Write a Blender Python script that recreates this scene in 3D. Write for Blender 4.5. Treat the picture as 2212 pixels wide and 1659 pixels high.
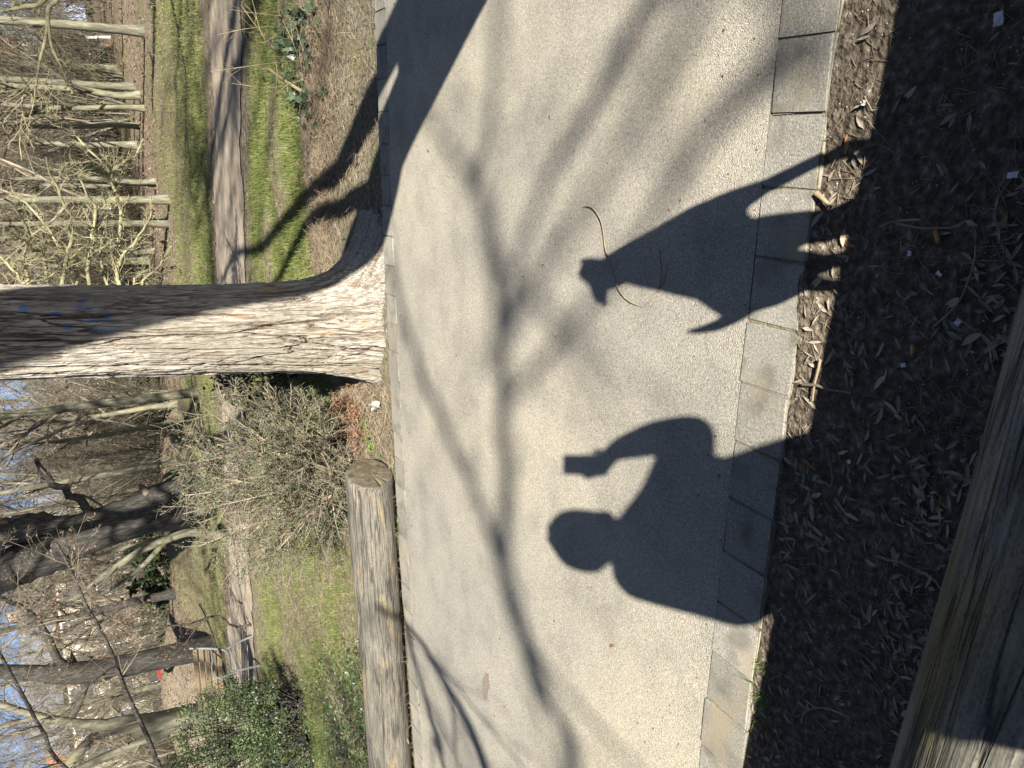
import bpy, bmesh, math, random
import numpy as np
from mathutils import Vector, Matrix

for o in list(bpy.data.objects):
    bpy.data.objects.remove(o)
rng = np.random.default_rng(7)
random.seed(7)
SC = bpy.context.scene
COL = SC.collection

# ------------------------------------------------------------------ camera
# The photographer held the phone upright, so the frame lies on its side:
# picture left is up, picture top is the right hand side of the place.
CAM_H = 1.40
FPX = 1106 / 0.6656
def _n(v):
    v = np.asarray(v, float)
    return v / np.linalg.norm(v)
_fy = _n([829.5 - 200, 165 - 1106, FPX])
_fx = -_n([829.5 - 5400, 892 - 1106, FPX])
_fx = _n(_fx - _fy * _fx.dot(_fy))
ROT = np.array([_fx, _fy, _n(np.cross(_fx, _fy))])      # world = ROT @ (right, down, forward)
RIGHT, DOWN, FWD = ROT[:, 0], ROT[:, 1], ROT[:, 2]
CPOS = np.array([0.0, 0.0, CAM_H])
cam_data = bpy.data.cameras.new('camera')
cam = bpy.data.objects.new('camera', cam_data)
COL.objects.link(cam)
cam_data.sensor_width = 36.0
cam_data.lens = 18.0 / 0.6656
cam_data.clip_start = 0.02
cam_data.clip_end = 2000
cam.matrix_world = Matrix((
    (DOWN[0], RIGHT[0], -FWD[0], CPOS[0]),
    (DOWN[1], RIGHT[1], -FWD[1], CPOS[1]),
    (DOWN[2], RIGHT[2], -FWD[2], CPOS[2]),
    (0, 0, 0, 1)))
SC.camera = cam

def ray(x, y):
    return _n(ROT @ np.array([829.5 - y, x - 1106, FPX]))
def gp(x, y, z=0.0):                 # where the line of sight meets the level z
    r = ray(x, y)
    return CPOS + r * ((z - CAM_H) / r[2])
def yp(x, y, Y):                     # where the line of sight meets the upright plane at depth Y
    r = ray(x, y)
    return CPOS + r * (Y / r[1])

# ------------------------------------------------------------------ light
SUN = -ray(1225, 990)                # the phone's own shadow gives the sun direction
world = bpy.data.worlds.new('World')
SC.world = world
world.use_nodes = True
wn = world.node_tree
wn.nodes.clear()
wo = wn.nodes.new('ShaderNodeOutputWorld')
wb = wn.nodes.new('ShaderNodeBackground')
ws = wn.nodes.new('ShaderNodeTexSky')
ws.sky_type = 'NISHITA'
ws.sun_disc = False
ws.sun_elevation = math.asin(SUN[2])
ws.sun_rotation = math.atan2(SUN[0], SUN[1])
ws.air_density = 0.42
ws.dust_density = 0.25
wb.inputs['Strength'].default_value = 0.05
wn.links.new(ws.outputs[0], wb.inputs[0])
wn.links.new(wb.outputs[0], wo.inputs[0])
sl = bpy.data.lights.new('sun', 'SUN')
sl.energy = 5.0
sl.angle = math.radians(0.53)
sl.color = (1.0, 0.95, 0.87)
sun = bpy.data.objects.new('sun', sl)
COL.objects.link(sun)
sun.rotation_euler = Vector(SUN).to_track_quat('Z', 'Y').to_euler()
sun.location = (20, -36, 24)
SC.view_settings.view_transform = 'Standard'
SC.view_settings.look = 'None'
SC.view_settings.gamma = 1.0
SC.view_settings.exposure = 1.72
SC.cycles.max_bounces = 5
SC.cycles.diffuse_bounces = 3
SC.cycles.transparent_max_bounces = 4

E1 = _n([-SUN[1], SUN[0], 0])        # plane across the sunbeams
E2 = np.cross(SUN, E1)
def st(s, t, Y):                     # point of the sunbeam (s,t) at depth Y
    k = (s * E1[1] + t * E2[1] - Y) / (-SUN[1])
    return CPOS + s * E1 + t * E2 + k * SUN

# ------------------------------------------------------------------ numeric noise
def _hash(ix, iy, iz, seed):
    h = (ix * 374761393 + iy * 668265263 + iz * 2147483647 + seed * 974711) & 0xFFFFFFFF
    h = ((h ^ (h >> 13)) * 1274126177) & 0xFFFFFFFF
    return ((h ^ (h >> 16)) & 0xFFFF) / 65535.0
def vnoise(x, y, z, seed=0):
    x, y, z = np.broadcast_arrays(np.asarray(x, float), np.asarray(y, float), np.asarray(z, float))
    ix, iy, iz = (np.floor(a).astype(np.int64) for a in (x, y, z))
    fx, fy, fz = x - ix, y - iy, z - iz
    fx, fy, fz = (f * f * (3 - 2 * f) for f in (fx, fy, fz))
    def c(a, b, d): return _hash(ix + a, iy + b, iz + d, seed)
    x00 = c(0,0,0) * (1-fx) + c(1,0,0) * fx
    x10 = c(0,1,0) * (1-fx) + c(1,1,0) * fx
    x01 = c(0,0,1) * (1-fx) + c(1,0,1) * fx
    x11 = c(0,1,1) * (1-fx) + c(1,1,1) * fx
    return (x00 * (1-fy) + x10 * fy) * (1-fz) + (x01 * (1-fy) + x11 * fy) * fz
def fbm(x, y, z, seed=0, octv=4):
    a, s, tot = 0.5, 0.0, 0.0
    for i in range(octv):
        s = s + a * vnoise(np.asarray(x) * 2**i, np.asarray(y) * 2**i, np.asarray(z) * 2**i, seed + i)
        tot += a
        a *= 0.5
    return s / tot

# ------------------------------------------------------------------ object helpers
def tag(o, label=None, cat=None, group=None, kind=None):
    if label: o['label'] = label
    if cat: o['category'] = cat
    if group: o['group'] = group
    if kind: o['kind'] = kind
    return o
def mesh_from(name, V, F, mat=None, smooth=True):
    V = np.asarray(V, np.float32).reshape(-1, 3)
    me = bpy.data.meshes.new(name)
    F = np.asarray(F, np.int32)
    k = F.shape[1]
    me.vertices.add(len(V)); me.vertices.foreach_set('co', V.ravel())
    me.loops.add(F.size); me.loops.foreach_set('vertex_index', F.ravel())
    me.polygons.add(len(F))
    me.polygons.foreach_set('loop_start', np.arange(0, F.size, k, dtype=np.int32))
    me.polygons.foreach_set('loop_total', np.full(len(F), k, np.int32))
    me.update(calc_edges=True)
    me.polygons.foreach_set('use_smooth', np.full(len(F), smooth))
    me.validate()
    if mat: me.materials.append(mat)
    return me
def ob(name, me, parent=None, loc=None):
    o = bpy.data.objects.new(name, me)
    COL.objects.link(o)
    if parent: o.parent = parent
    if loc is not None: o.location = loc
    return o
def empty(name, loc=(0, 0, 0), rz=0.0):
    o = bpy.data.objects.new(name, None)
    COL.objects.link(o)
    o.location = [float(a) for a in loc]
    o.rotation_euler[2] = rz
    o.empty_display_size = 0.1
    return o
def bm_obj(name, bm, mat, parent=None, loc=None, smooth=False):
    me = bpy.data.meshes.new(name)
    bm.to_mesh(me); bm.free()
    if smooth:
        me.polygons.foreach_set('use_smooth', np.full(len(me.polygons), True))
    me.materials.append(mat)
    return ob(name, me, parent, loc)
def bm_box(bm, c, d, rot=None):
    r = bmesh.ops.create_cube(bm, size=1.0)
    M = Matrix.Translation(Vector([float(a) for a in c])) @ (rot.to_4x4() if rot else Matrix.Identity(4)) @ Matrix.Diagonal((d[0], d[1], d[2], 1))
    bmesh.ops.transform(bm, matrix=M, verts=r['verts'])
    return r['verts']
def box_obj(name, c, d, mat, parent=None, rot=None, bevel=0.0):
    bm = bmesh.new()
    bm_box(bm, c, d, rot)
    if bevel:
        bmesh.ops.bevel(bm, geom=bm.edges[:], offset=bevel, segments=2, affect='EDGES', profile=0.6)
    return bm_obj(name, bm, mat, parent)

def tubes(P, R, m=4):
    """P (B,N,3), R (B,N) -> verts, quads for B open tubes of m sides."""
    P = np.asarray(P, float); R = np.asarray(R, float)
    B, N, _ = P.shape
    T = np.gradient(P, axis=1)
    T /= np.linalg.norm(T, axis=2, keepdims=True) + 1e-9
    ref = np.zeros_like(T); ref[..., 0] = 0.31; ref[..., 1] = 0.92; ref[..., 2] = 0.22
    mean = T.mean(axis=1, keepdims=True)
    bad = np.abs((ref * mean).sum(2)) > 0.85
    ref[bad] = (0.9, -0.1, 0.42)
    U = np.cross(T, ref); U /= np.linalg.norm(U, axis=2, keepdims=True) + 1e-9
    W = np.cross(T, U)
    a = np.arange(m) * 2 * math.pi / m
    V = P[:, :, None, :] + R[:, :, None, None] * (np.cos(a)[None, None, :, None] * U[:, :, None, :] + np.sin(a)[None, None, :, None] * W[:, :, None, :])
    idx = np.arange(B * N * m).reshape(B, N, m)
    a0 = idx[:, :-1, :]; a1 = idx[:, 1:, :]
    F = np.stack([a0, np.roll(a0, -1, 2), np.roll(a1, -1, 2), a1], -1).reshape(-1, 4)
    return V.reshape(-1, 3), F
def join(parts):
    Vs, Fs, off = [], [], 0
    for V, F in parts:
        Vs.append(V); Fs.append(np.asarray(F) + off); off += len(V)
    return np.concatenate(Vs), np.concatenate(Fs)
def spline(pts, n):
    """Catmull-Rom through pts, n samples; works on any number of columns."""
    p = np.asarray(pts, float)
    p = np.vstack([2 * p[0] - p[1], p, 2 * p[-1] - p[-2]])
    u = np.linspace(0, len(p) - 3 - 1e-6, n)
    i = u.astype(int); f = (u - i)[:, None]
    p0, p1, p2, p3 = p[i], p[i+1], p[i+2], p[i+3]
    return 0.5 * (2*p1 + (p2-p0)*f + (2*p0-5*p1+4*p2-p3)*f**2 + (3*p1-p0-3*p2+p3)*f**3)
def grow(P, R, per, tr, ang, length, N=5, wig=0.12, up=0.0, rr=0.6, rmin=0.0015, seed=0, tip=0.25):
    """children of every tube in (P,R): per each, leaving at fraction tr, angle ang, length range."""
    g = np.random.default_rng(seed)
    B, NN, _ = P.shape
    pi = np.repeat(np.arange(B), per)
    t = g.uniform(tr[0], tr[1], len(pi))
    u = t * (NN - 1); i = np.minimum(u.astype(int), NN - 2); f = (u - i)[:, None]
    base = P[pi, i] * (1 - f) + P[pi, i + 1] * f
    rad = R[pi, i] * (1 - f[:, 0]) + R[pi, i + 1] * f[:, 0]
    tan = P[pi, i + 1] - P[pi, i]; tan /= np.linalg.norm(tan, axis=1, keepdims=True) + 1e-9
    rv = g.normal(size=(len(pi), 3)); perp = np.cross(tan, rv); perp /= np.linalg.norm(perp, axis=1, keepdims=True) + 1e-9
    a = g.uniform(ang[0], ang[1], len(pi))[:, None]
    dr = tan * np.cos(a) + perp * np.sin(a)
    plen = np.linalg.norm(P[:, -1] - P[:, 0], axis=1)[pi]
    L = g.uniform(length[0], length[1], len(pi)) * plen * (1.1 - 0.55 * t)
    step = L / (N - 1)
    out = np.zeros((len(pi), N, 3)); out[:, 0] = base
    for k in range(1, N):
        dr = dr + g.normal(size=dr.shape) * wig
        dr[:, 2] += up
        dr /= np.linalg.norm(dr, axis=1, keepdims=True)
        out[:, k] = out[:, k - 1] + dr * step[:, None]
    r0 = np.maximum(rad * rr, rmin)
    rad_out = r0[:, None] * np.linspace(1, tip, N)[None]
    return out, np.maximum(rad_out, rmin * 0.6)

# ------------------------------------------------------------------ materials
MATS = {}
def lin(c):
    return tuple(((v / 12.92) if v <= 0.04045 else ((v + 0.055) / 1.055) ** 2.4) for v in c)
def material(name, stops, scale=5.0, stretch=(1, 1, 1), detail=6.0, rough=0.85, bump=0.0, bscale=None, bdist=0.01,
             vary=0.0, spot=None, spec=0.25, distort=0.0, second=None, trans=None, coord='Object'):
    """stops: [(pos, rgb), ...] over a noise; spot: (rgb, scale, lo, hi, stretch) mixed in by a second noise."""
    m = bpy.data.materials.new(name); m.use_nodes = True
    nt = m.node_tree; N = nt.nodes; L = nt.links
    N.clear()
    out = N.new('ShaderNodeOutputMaterial')
    bs = N.new('ShaderNodeBsdfPrincipled')
    bs.inputs['Roughness'].default_value = rough
    bs.inputs['Specular IOR Level'].default_value = spec
    tc = N.new('ShaderNodeTexCoord')
    mp = N.new('ShaderNodeMapping'); mp.inputs['Scale'].default_value = stretch
    cs_ = N.new('ShaderNodeNewGeometry').outputs['Position'] if coord == 'World' else tc.outputs[coord]
    L.new(cs_, mp.inputs[0])
    nz = N.new('ShaderNodeTexNoise'); nz.inputs['Scale'].default_value = scale; nz.inputs['Detail'].default_value = detail
    nz.inputs['Distortion'].default_value = distort
    L.new(mp.outputs[0], nz.inputs['Vector'])
    rp = N.new('ShaderNodeValToRGB')
    el = rp.color_ramp.elements
    while len(el) < len(stops): el.new(0.5)
    for e, (p, c) in zip(el, stops):
        e.position = p; e.color = (c[0], c[1], c[2], 1)
    L.new(nz.outputs['Fac'], rp.inputs[0])
    col = rp.outputs[0]
    for sp in ([spot] if spot and not isinstance(spot, list) else (spot or [])):
        c, ssc, lo, hi, sst = sp
        mp2 = N.new('ShaderNodeMapping'); mp2.inputs['Scale'].default_value = sst; mp2.inputs['Location'].default_value = (3.1 * ssc % 7, 1.7, 5.2)
        L.new(cs_, mp2.inputs[0])
        n2 = N.new('ShaderNodeTexNoise'); n2.inputs['Scale'].default_value = ssc; n2.inputs['Detail'].default_value = 5
        L.new(mp2.outputs[0], n2.inputs['Vector'])
        mr = N.new('ShaderNodeMapRange'); mr.inputs[1].default_value = lo; mr.inputs[2].default_value = hi
        L.new(n2.outputs['Fac'], mr.inputs[0])
        mx = N.new('ShaderNodeMix'); mx.data_type = 'RGBA'
        L.new(mr.outputs[0], mx.inputs[0]); L.new(col, mx.inputs[6]); mx.inputs[7].default_value = (c[0], c[1], c[2], 1)
        col = mx.outputs[2]
    if vary:
        oi = N.new('ShaderNodeObjectInfo')
        mr = N.new('ShaderNodeMapRange'); mr.inputs[3].default_value = 1 - vary; mr.inputs[4].default_value = 1 + vary
        L.new(oi.outputs['Random'], mr.inputs[0])
        hs = N.new('ShaderNodeHueSaturation')
        L.new(mr.outputs[0], hs.inputs['Value']); L.new(col, hs.inputs['Color'])
        col = hs.outputs[0]
    L.new(col, bs.inputs['Base Color'])
    if bump:
        nb = N.new('ShaderNodeTexNoise'); nb.inputs['Scale'].default_value = bscale or scale * 3; nb.inputs['Detail'].default_value = 6
        L.new(mp.outputs[0], nb.inputs['Vector'])
        bp = N.new('ShaderNodeBump'); bp.inputs['Strength'].default_value = bump; bp.inputs['Distance'].default_value = bdist
        L.new(nb.outputs['Fac'], bp.inputs['Height']); L.new(bp.outputs[0], bs.inputs['Normal'])
    surf = bs.outputs[0]
    if trans:
        tr = N.new('ShaderNodeBsdfTranslucent'); L.new(col, tr.inputs['Color'])
        ms = N.new('ShaderNodeMixShader'); ms.inputs[0].default_value = trans
        L.new(bs.outputs[0], ms.inputs[1]); L.new(tr.outputs[0], ms.inputs[2]); surf = ms.outputs[0]
    L.new(surf, out.inputs[0])
    MATS[name] = m
    return m

def asphalt_material():
    m = bpy.data.materials.new('asphalt'); m.use_nodes = True
    nt = m.node_tree; N = nt.nodes; L = nt.links
    bs = N['Principled BSDF']; bs.inputs['Roughness'].default_value = 0.8; bs.inputs['Specular IOR Level'].default_value = 0.3
    tc = N.new('ShaderNodeTexCoord')
    def noise(scale, detail=4, stretch=None):
        n = N.new('ShaderNodeTexNoise'); n.inputs['Scale'].default_value = scale; n.inputs['Detail'].default_value = detail
        L.new(tc.outputs['Object'], n.inputs['Vector'])
        return n.outputs['Fac']
    def ramp(fac, stops):
        r = N.new('ShaderNodeValToRGB'); el = r.color_ramp.elements
        while len(el) < len(stops): el.new(0.5)
        for e, (p, c) in zip(el, stops): e.position = p; e.color = (*c, 1)
        L.new(fac, r.inputs[0]); return r.outputs[0]
    def mix(a, b, fac, mode='MIX'):
        x = N.new('ShaderNodeMix'); x.data_type = 'RGBA'; x.blend_type = mode
        if isinstance(fac, float): x.inputs[0].default_value = fac
        else: L.new(fac, x.inputs[0])
        for s, v in ((6, a), (7, b)):
            if isinstance(v, tuple): x.inputs[s].default_value = (*v, 1)
            else: L.new(v, x.inputs[s])
        return x.outputs[2]
    vo = N.new('ShaderNodeTexVoronoi'); vo.inputs['Scale'].default_value = 290
    L.new(tc.outputs['Object'], vo.inputs['Vector'])
    hsv = N.new('ShaderNodeSeparateColor'); L.new(vo.outputs['Color'], hsv.inputs[0])
    stone = ramp(hsv.outputs[0], [(0.0, (0.24, 0.222, 0.178)), (0.25, (0.325, 0.303, 0.246)), (0.7, (0.375, 0.350, 0.287)), (0.93, (0.44, 0.412, 0.343)), (1.0, (0.51, 0.48, 0.41))])
    binder = ramp(vo.outputs['Distance'], [(0.0, (1, 1, 1)), (0.45, (1, 1, 1)), (0.75, (0.62, 0.61, 0.6))])
    col = mix(stone, binder, 0.8, 'MULTIPLY')
    col = mix(col, ramp(noise(1.1, 5), [(0.3, (0.80, 0.80, 0.81)), (0.5, (0.97, 0.96, 0.95)), (0.7, (1.08, 1.05, 1.0))]), 1.0, 'MULTIPLY')
    # rust tinted and darker specks
    vs = N.new('ShaderNodeTexVoronoi'); vs.inputs['Scale'].default_value = 26; L.new(tc.outputs['Object'], vs.inputs['Vector'])
    sp = ramp(vs.outputs['Distance'], [(0.0, (1, 1, 1)), (0.055, (1, 1, 1)), (0.085, (0, 0, 0))])
    gate = ramp(noise(9, 2), [(0.52, (0, 0, 0)), (0.56, (1, 1, 1))])
    col = mix(col, (0.10, 0.085, 0.07), mix(sp, gate, 1.0, 'MULTIPLY'))
    col = mix(col, ramp(noise(4.7, 7), [(0.36, (0.86, 0.86, 0.87)), (0.5, (1, 1, 1)), (0.66, (1.06, 1.05, 1.02))]), 1.0, 'MULTIPLY')
    col = mix(col, ramp(noise(0.45, 4), [(0.40, (0.90, 0.91, 0.93)), (0.6, (1.04, 1.03, 1.0))]), 1.0, 'MULTIPLY')
    rust = ramp(noise(3.3, 5), [(0.66, (0, 0, 0)), (0.78, (0.35, 0.35, 0.35))])
    col = mix(col, (0.36, 0.25, 0.15), rust)
    L.new(col, bs.inputs['Base Color'])
    bp = N.new('ShaderNodeBump'); bp.inputs['Strength'].default_value = 0.55; bp.inputs['Distance'].default_value = 0.004; bp.invert = True
    L.new(vo.outputs['Distance'], bp.inputs['Height'])
    bp2 = N.new('ShaderNodeBump'); bp2.inputs['Strength'].default_value = 0.35; bp2.inputs['Distance'].default_value = 0.004
    L.new(noise(330, 3), bp2.inputs['Height']); L.new(bp.outputs[0], bp2.inputs['Normal'])
    L.new(bp2.outputs[0], bs.inputs['Normal'])
    return m

M_ASPH = asphalt_material()
M_PAVER = material('paver_concrete', [(0.25, (0.11, 0.103, 0.085)), (0.45, (0.205, 0.193, 0.16)), (0.62, (0.27, 0.253, 0.21)), (0.8, (0.50, 0.47, 0.40))], 200, bump=0.6, bscale=260, bdist=0.003, vary=0.13, coord='World',
                   spot=[((0.13, 0.12, 0.092), 11, 0.5, 0.72, (1, 1, 1)), ((0.27, 0.225, 0.15), 4.3, 0.56, 0.72, (1, 1, 1))])
M_JOINT = material('joint_moss', [(0.3, (0.09, 0.072, 0.047)), (0.46, (0.20, 0.165, 0.11)), (0.58, (0.12, 0.115, 0.05)), (0.75, (0.33, 0.28, 0.20))], 30, bump=0.8, bscale=90, bdist=0.01)
M_LOG = material('weathered_log', [(0.25, (0.085, 0.08, 0.07)), (0.42, (0.135, 0.126, 0.106)), (0.58, (0.175, 0.162, 0.133)), (0.75, (0.25, 0.225, 0.17))], 70, stretch=(0.16, 1.6, 1.6), detail=12, bump=0.9, bscale=90, bdist=0.008,
                 spot=[((0.33, 0.255, 0.14), 13, 0.57, 0.70, (0.55, 2.2, 2.2)), ((0.075, 0.078, 0.078), 4.0, 0.55, 0.72, (0.3, 1.6, 1.6)), ((0.04, 0.035, 0.03), 38, 0.66, 0.70, (0.10, 2.5, 2.5))])
M_LOGNEAR = material('mossy_log', [(0.25, (0.055, 0.05, 0.042)), (0.43, (0.14, 0.128, 0.105)), (0.6, (0.235, 0.21, 0.16)), (0.78, (0.40, 0.33, 0.21))], 50, stretch=(0.16, 1.6, 1.6), detail=12, bump=0.9, bscale=70, bdist=0.008,
                 spot=[((0.36, 0.26, 0.12), 4, 0.60, 0.72, (0.5, 2.5, 2.5)), ((0.12, 0.10, 0.025), 2.5, 0.56, 0.72, (0.4, 1.6, 1.6))])
M_CUT = material('cut_wood', [(0.3, (0.06, 0.05, 0.035)), (0.55, (0.13, 0.115, 0.08)), (0.75, (0.22, 0.20, 0.15))], 7, distort=2.0, bump=0.7, bscale=40, bdist=0.006, spot=((0.35, 0.32, 0.25), 12, 0.64, 0.7, (1, 1, 1)))
M_BARKG = material('grove_bark', [(0.25, (0.05, 0.046, 0.031)), (0.5, (0.115, 0.108, 0.075)), (0.75, (0.21, 0.20, 0.14))], 7, stretch=(2, 2, 0.5), bump=0.5, bscale=14, bdist=0.02, vary=0.2,
                   spot=((0.17, 0.165, 0.06), 1.6, 0.55, 0.72, (1, 1, 0.6)))
M_BARKD = material('dark_bark', [(0.25, (0.014, 0.013, 0.011)), (0.48, (0.042, 0.038, 0.032)), (0.75, (0.10, 0.092, 0.077))], 11, stretch=(2.4, 2.4, 0.5), bump=0.9, bscale=16, bdist=0.04, vary=0.12)
M_TWIG = material('twig_bark', [(0.3, (0.06, 0.05, 0.036)), (0.55, (0.14, 0.118, 0.084)), (0.8, (0.27, 0.235, 0.165))], 3, vary=0.2, rough=0.9)
M_TWIGP = material('pale_twig', [(0.3, (0.15, 0.13, 0.075)), (0.5, (0.27, 0.245, 0.14)), (0.8, (0.38, 0.35, 0.20))], 12, rough=0.9, bump=0.3, bscale=60)
M_SHTWIG = material('shrub_twig', [(0.3, (0.10, 0.083, 0.058)), (0.55, (0.205, 0.172, 0.122)), (0.8, (0.36, 0.31, 0.22))], 11, rough=0.85)
M_TWIGT = material('tan_twig', [(0.3, (0.14, 0.105, 0.06)), (0.55, (0.27, 0.215, 0.13)), (0.8, (0.42, 0.35, 0.22))], 11, rough=0.85)
M_GRASS = material('grass_blade', [(0.25, (0.040, 0.062, 0.010)), (0.45, (0.095, 0.135, 0.026)), (0.58, (0.155, 0.19, 0.052)), (0.70, (0.27, 0.235, 0.11)), (0.85, (0.34, 0.28, 0.16))], 5.0, spot=[((0.30, 0.255, 0.13), 70, 0.53, 0.62, (1, 1, 1)), ((0.16, 0.22, 0.035), 45, 0.56, 0.64, (1, 1, 1)), ((0.02, 0.03, 0.008), 55, 0.60, 0.68, (1, 1, 1))], detail=12, rough=0.6, trans=0.25, spec=0.3)
M_STRAW = material('dry_stalk', [(0.3, (0.12, 0.092, 0.06)), (0.55, (0.26, 0.205, 0.135)), (0.8, (0.42, 0.345, 0.235))], 14, rough=0.9)
M_FERN = material('dead_fern', [(0.3, (0.085, 0.045, 0.026)), (0.55, (0.17, 0.095, 0.055)), (0.8, (0.28, 0.19, 0.115))], 12, rough=0.9)
M_LEAF_A = material('leaf_tan', [(0.3, (0.21, 0.165, 0.11)), (0.6, (0.37, 0.295, 0.20)), (0.8, (0.50, 0.41, 0.29))], 60, rough=0.8, vary=0.35)
M_LEAF_B = material('leaf_grey', [(0.3, (0.16, 0.138, 0.105)), (0.6, (0.28, 0.242, 0.185)), (0.8, (0.40, 0.35, 0.275))], 60, rough=0.8, vary=0.35)
M_LEAF_C = material('leaf_orange', [(0.3, (0.14, 0.07, 0.03)), (0.6, (0.27, 0.145, 0.06)), (0.8, (0.36, 0.22, 0.10))], 60, rough=0.8, vary=0.3)
M_IVY = material('ivy_leaf', [(0.3, (0.022, 0.038, 0.02)), (0.55, (0.045, 0.066, 0.034)), (0.8, (0.11, 0.13, 0.075))], 35, rough=0.38, spec=0.5, vary=0.4)
M_WEED = material('weed_leaf', [(0.3, (0.06, 0.13, 0.018)), (0.6, (0.12, 0.22, 0.035)), (0.8, (0.18, 0.28, 0.06))], 20, rough=0.5, trans=0.25, vary=0.25)
M_SHRUB = material('evergreen_leaf', [(0.3, (0.018, 0.032, 0.012)), (0.5, (0.05, 0.075, 0.026)), (0.66, (0.10, 0.13, 0.05)), (0.8, (0.20, 0.21, 0.12))], 3.2, detail=8, rough=0.45, spec=0.45)
M_CONIF = material('dark_evergreen', [(0.3, (0.012, 0.022, 0.010)), (0.6, (0.035, 0.055, 0.02)), (0.8, (0.07, 0.09, 0.035))], 1.5, detail=8, rough=0.5)
M_DRYLEAF = material('withered_leaf', [(0.3, (0.09, 0.055, 0.035)), (0.55, (0.19, 0.125, 0.085)), (0.8, (0.38, 0.29, 0.22))], 5, rough=0.8, trans=0.2)
M_WHITE = material('white_paper', [(0.3, (0.55, 0.55, 0.54)), (0.7, (0.78, 0.78, 0.77))], 40, rough=0.8)
M_STONE = material('pale_stone', [(0.3, (0.24, 0.22, 0.18)), (0.7, (0.42, 0.40, 0.34))], 18, rough=0.9, bump=0.5, bscale=40, bdist=0.01)
M_FILTER = material('cork_filter', [(0.3, (0.40, 0.19, 0.07)), (0.7, (0.58, 0.32, 0.14))], 90, rough=0.8)
M_BURNT = material('tobacco_end', [(0.3, (0.12, 0.06, 0.03)), (0.7, (0.3, 0.16, 0.08))], 90)
M_METAL = material('grey_metal', [(0.3, (0.10, 0.103, 0.11)), (0.7, (0.16, 0.163, 0.172))], 9, rough=0.6, spec=0.5)
M_SLAT = material('bench_wood', [(0.3, (0.10, 0.075, 0.045)), (0.6, (0.165, 0.125, 0.075)), (0.8, (0.23, 0.18, 0.115))], 8, stretch=(0.3, 3, 3), vary=0.15)
M_WALLC = material('cream_plaster', [(0.3, (0.46, 0.41, 0.31)), (0.7, (0.54, 0.48, 0.37))], 1.2, bump=0.1)
M_WALLW = material('white_plaster', [(0.3, (0.66, 0.65, 0.60)), (0.7, (0.76, 0.75, 0.71))], 1.0)
M_WALLO = material('salmon_plaster', [(0.3, (0.52, 0.30, 0.20)), (0.7, (0.62, 0.38, 0.26))], 1.0)
M_ROOFR = material('red_tiles', [(0.3, (0.30, 0.10, 0.055)), (0.7, (0.42, 0.17, 0.09))], 6, stretch=(1, 4, 4), bump=0.4)
M_ROOFG = material('slate_roof', [(0.3, (0.10, 0.105, 0.12)), (0.7, (0.18, 0.185, 0.2))], 6, bump=0.3)
M_GLASS = material('window_glass', [(0.3, (0.05, 0.06, 0.075)), (0.7, (0.10, 0.12, 0.15))], 1.0, rough=0.12, spec=0.6)
M_FRAME = material('white_frame', [(0.3, (0.68, 0.68, 0.66)), (0.7, (0.78, 0.78, 0.76))], 3)
M_CARRED = material('red_paint', [(0.3, (0.50, 0.02, 0.02)), (0.7, (0.58, 0.03, 0.03))], 2, rough=0.25, spec=0.6)
M_CARBLU = material('pale_blue_paint', [(0.3, (0.36, 0.42, 0.60)), (0.7, (0.42, 0.48, 0.66))], 2, rough=0.3, spec=0.6)
M_CARSIL = material('silver_paint', [(0.3, (0.42, 0.43, 0.45)), (0.7, (0.52, 0.53, 0.55))], 2, rough=0.3, spec=0.6)
M_RUBBER = material('tyre_rubber', [(0.3, (0.02, 0.02, 0.02)), (0.7, (0.035, 0.035, 0.035))], 20)
M_DARK = material('dark_plastic', [(0.3, (0.02, 0.02, 0.022)), (0.7, (0.035, 0.035, 0.04))], 9, rough=0.4, spec=0.5)
M_CLOTH = material('navy_cloth', [(0.3, (0.02, 0.025, 0.04)), (0.7, (0.04, 0.05, 0.07))], 60, bump=0.2, bscale=220, bdist=0.002)
M_JEANS = material('denim', [(0.3, (0.04, 0.06, 0.11)), (0.7, (0.07, 0.10, 0.17))], 120)
M_SKIN = material('skin', [(0.3, (0.48, 0.28, 0.19)), (0.7, (0.56, 0.34, 0.24))], 18, rough=0.55)
M_HAIR = material('brown_hair', [(0.3, (0.04, 0.025, 0.015)), (0.7, (0.09, 0.055, 0.03))], 40, stretch=(3, 3, 0.6), rough=0.6)
M_FUR = material('dog_fur', [(0.3, (0.10, 0.065, 0.035)), (0.55, (0.22, 0.15, 0.08)), (0.8, (0.36, 0.28, 0.18))], 9, rough=0.85, bump=0.5, bscale=110, bdist=0.004)
M_NOSE = material('dog_nose', [(0.3, (0.012, 0.012, 0.012)), (0.7, (0.025, 0.022, 0.02))], 30, rough=0.35, spec=0.5)

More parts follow.
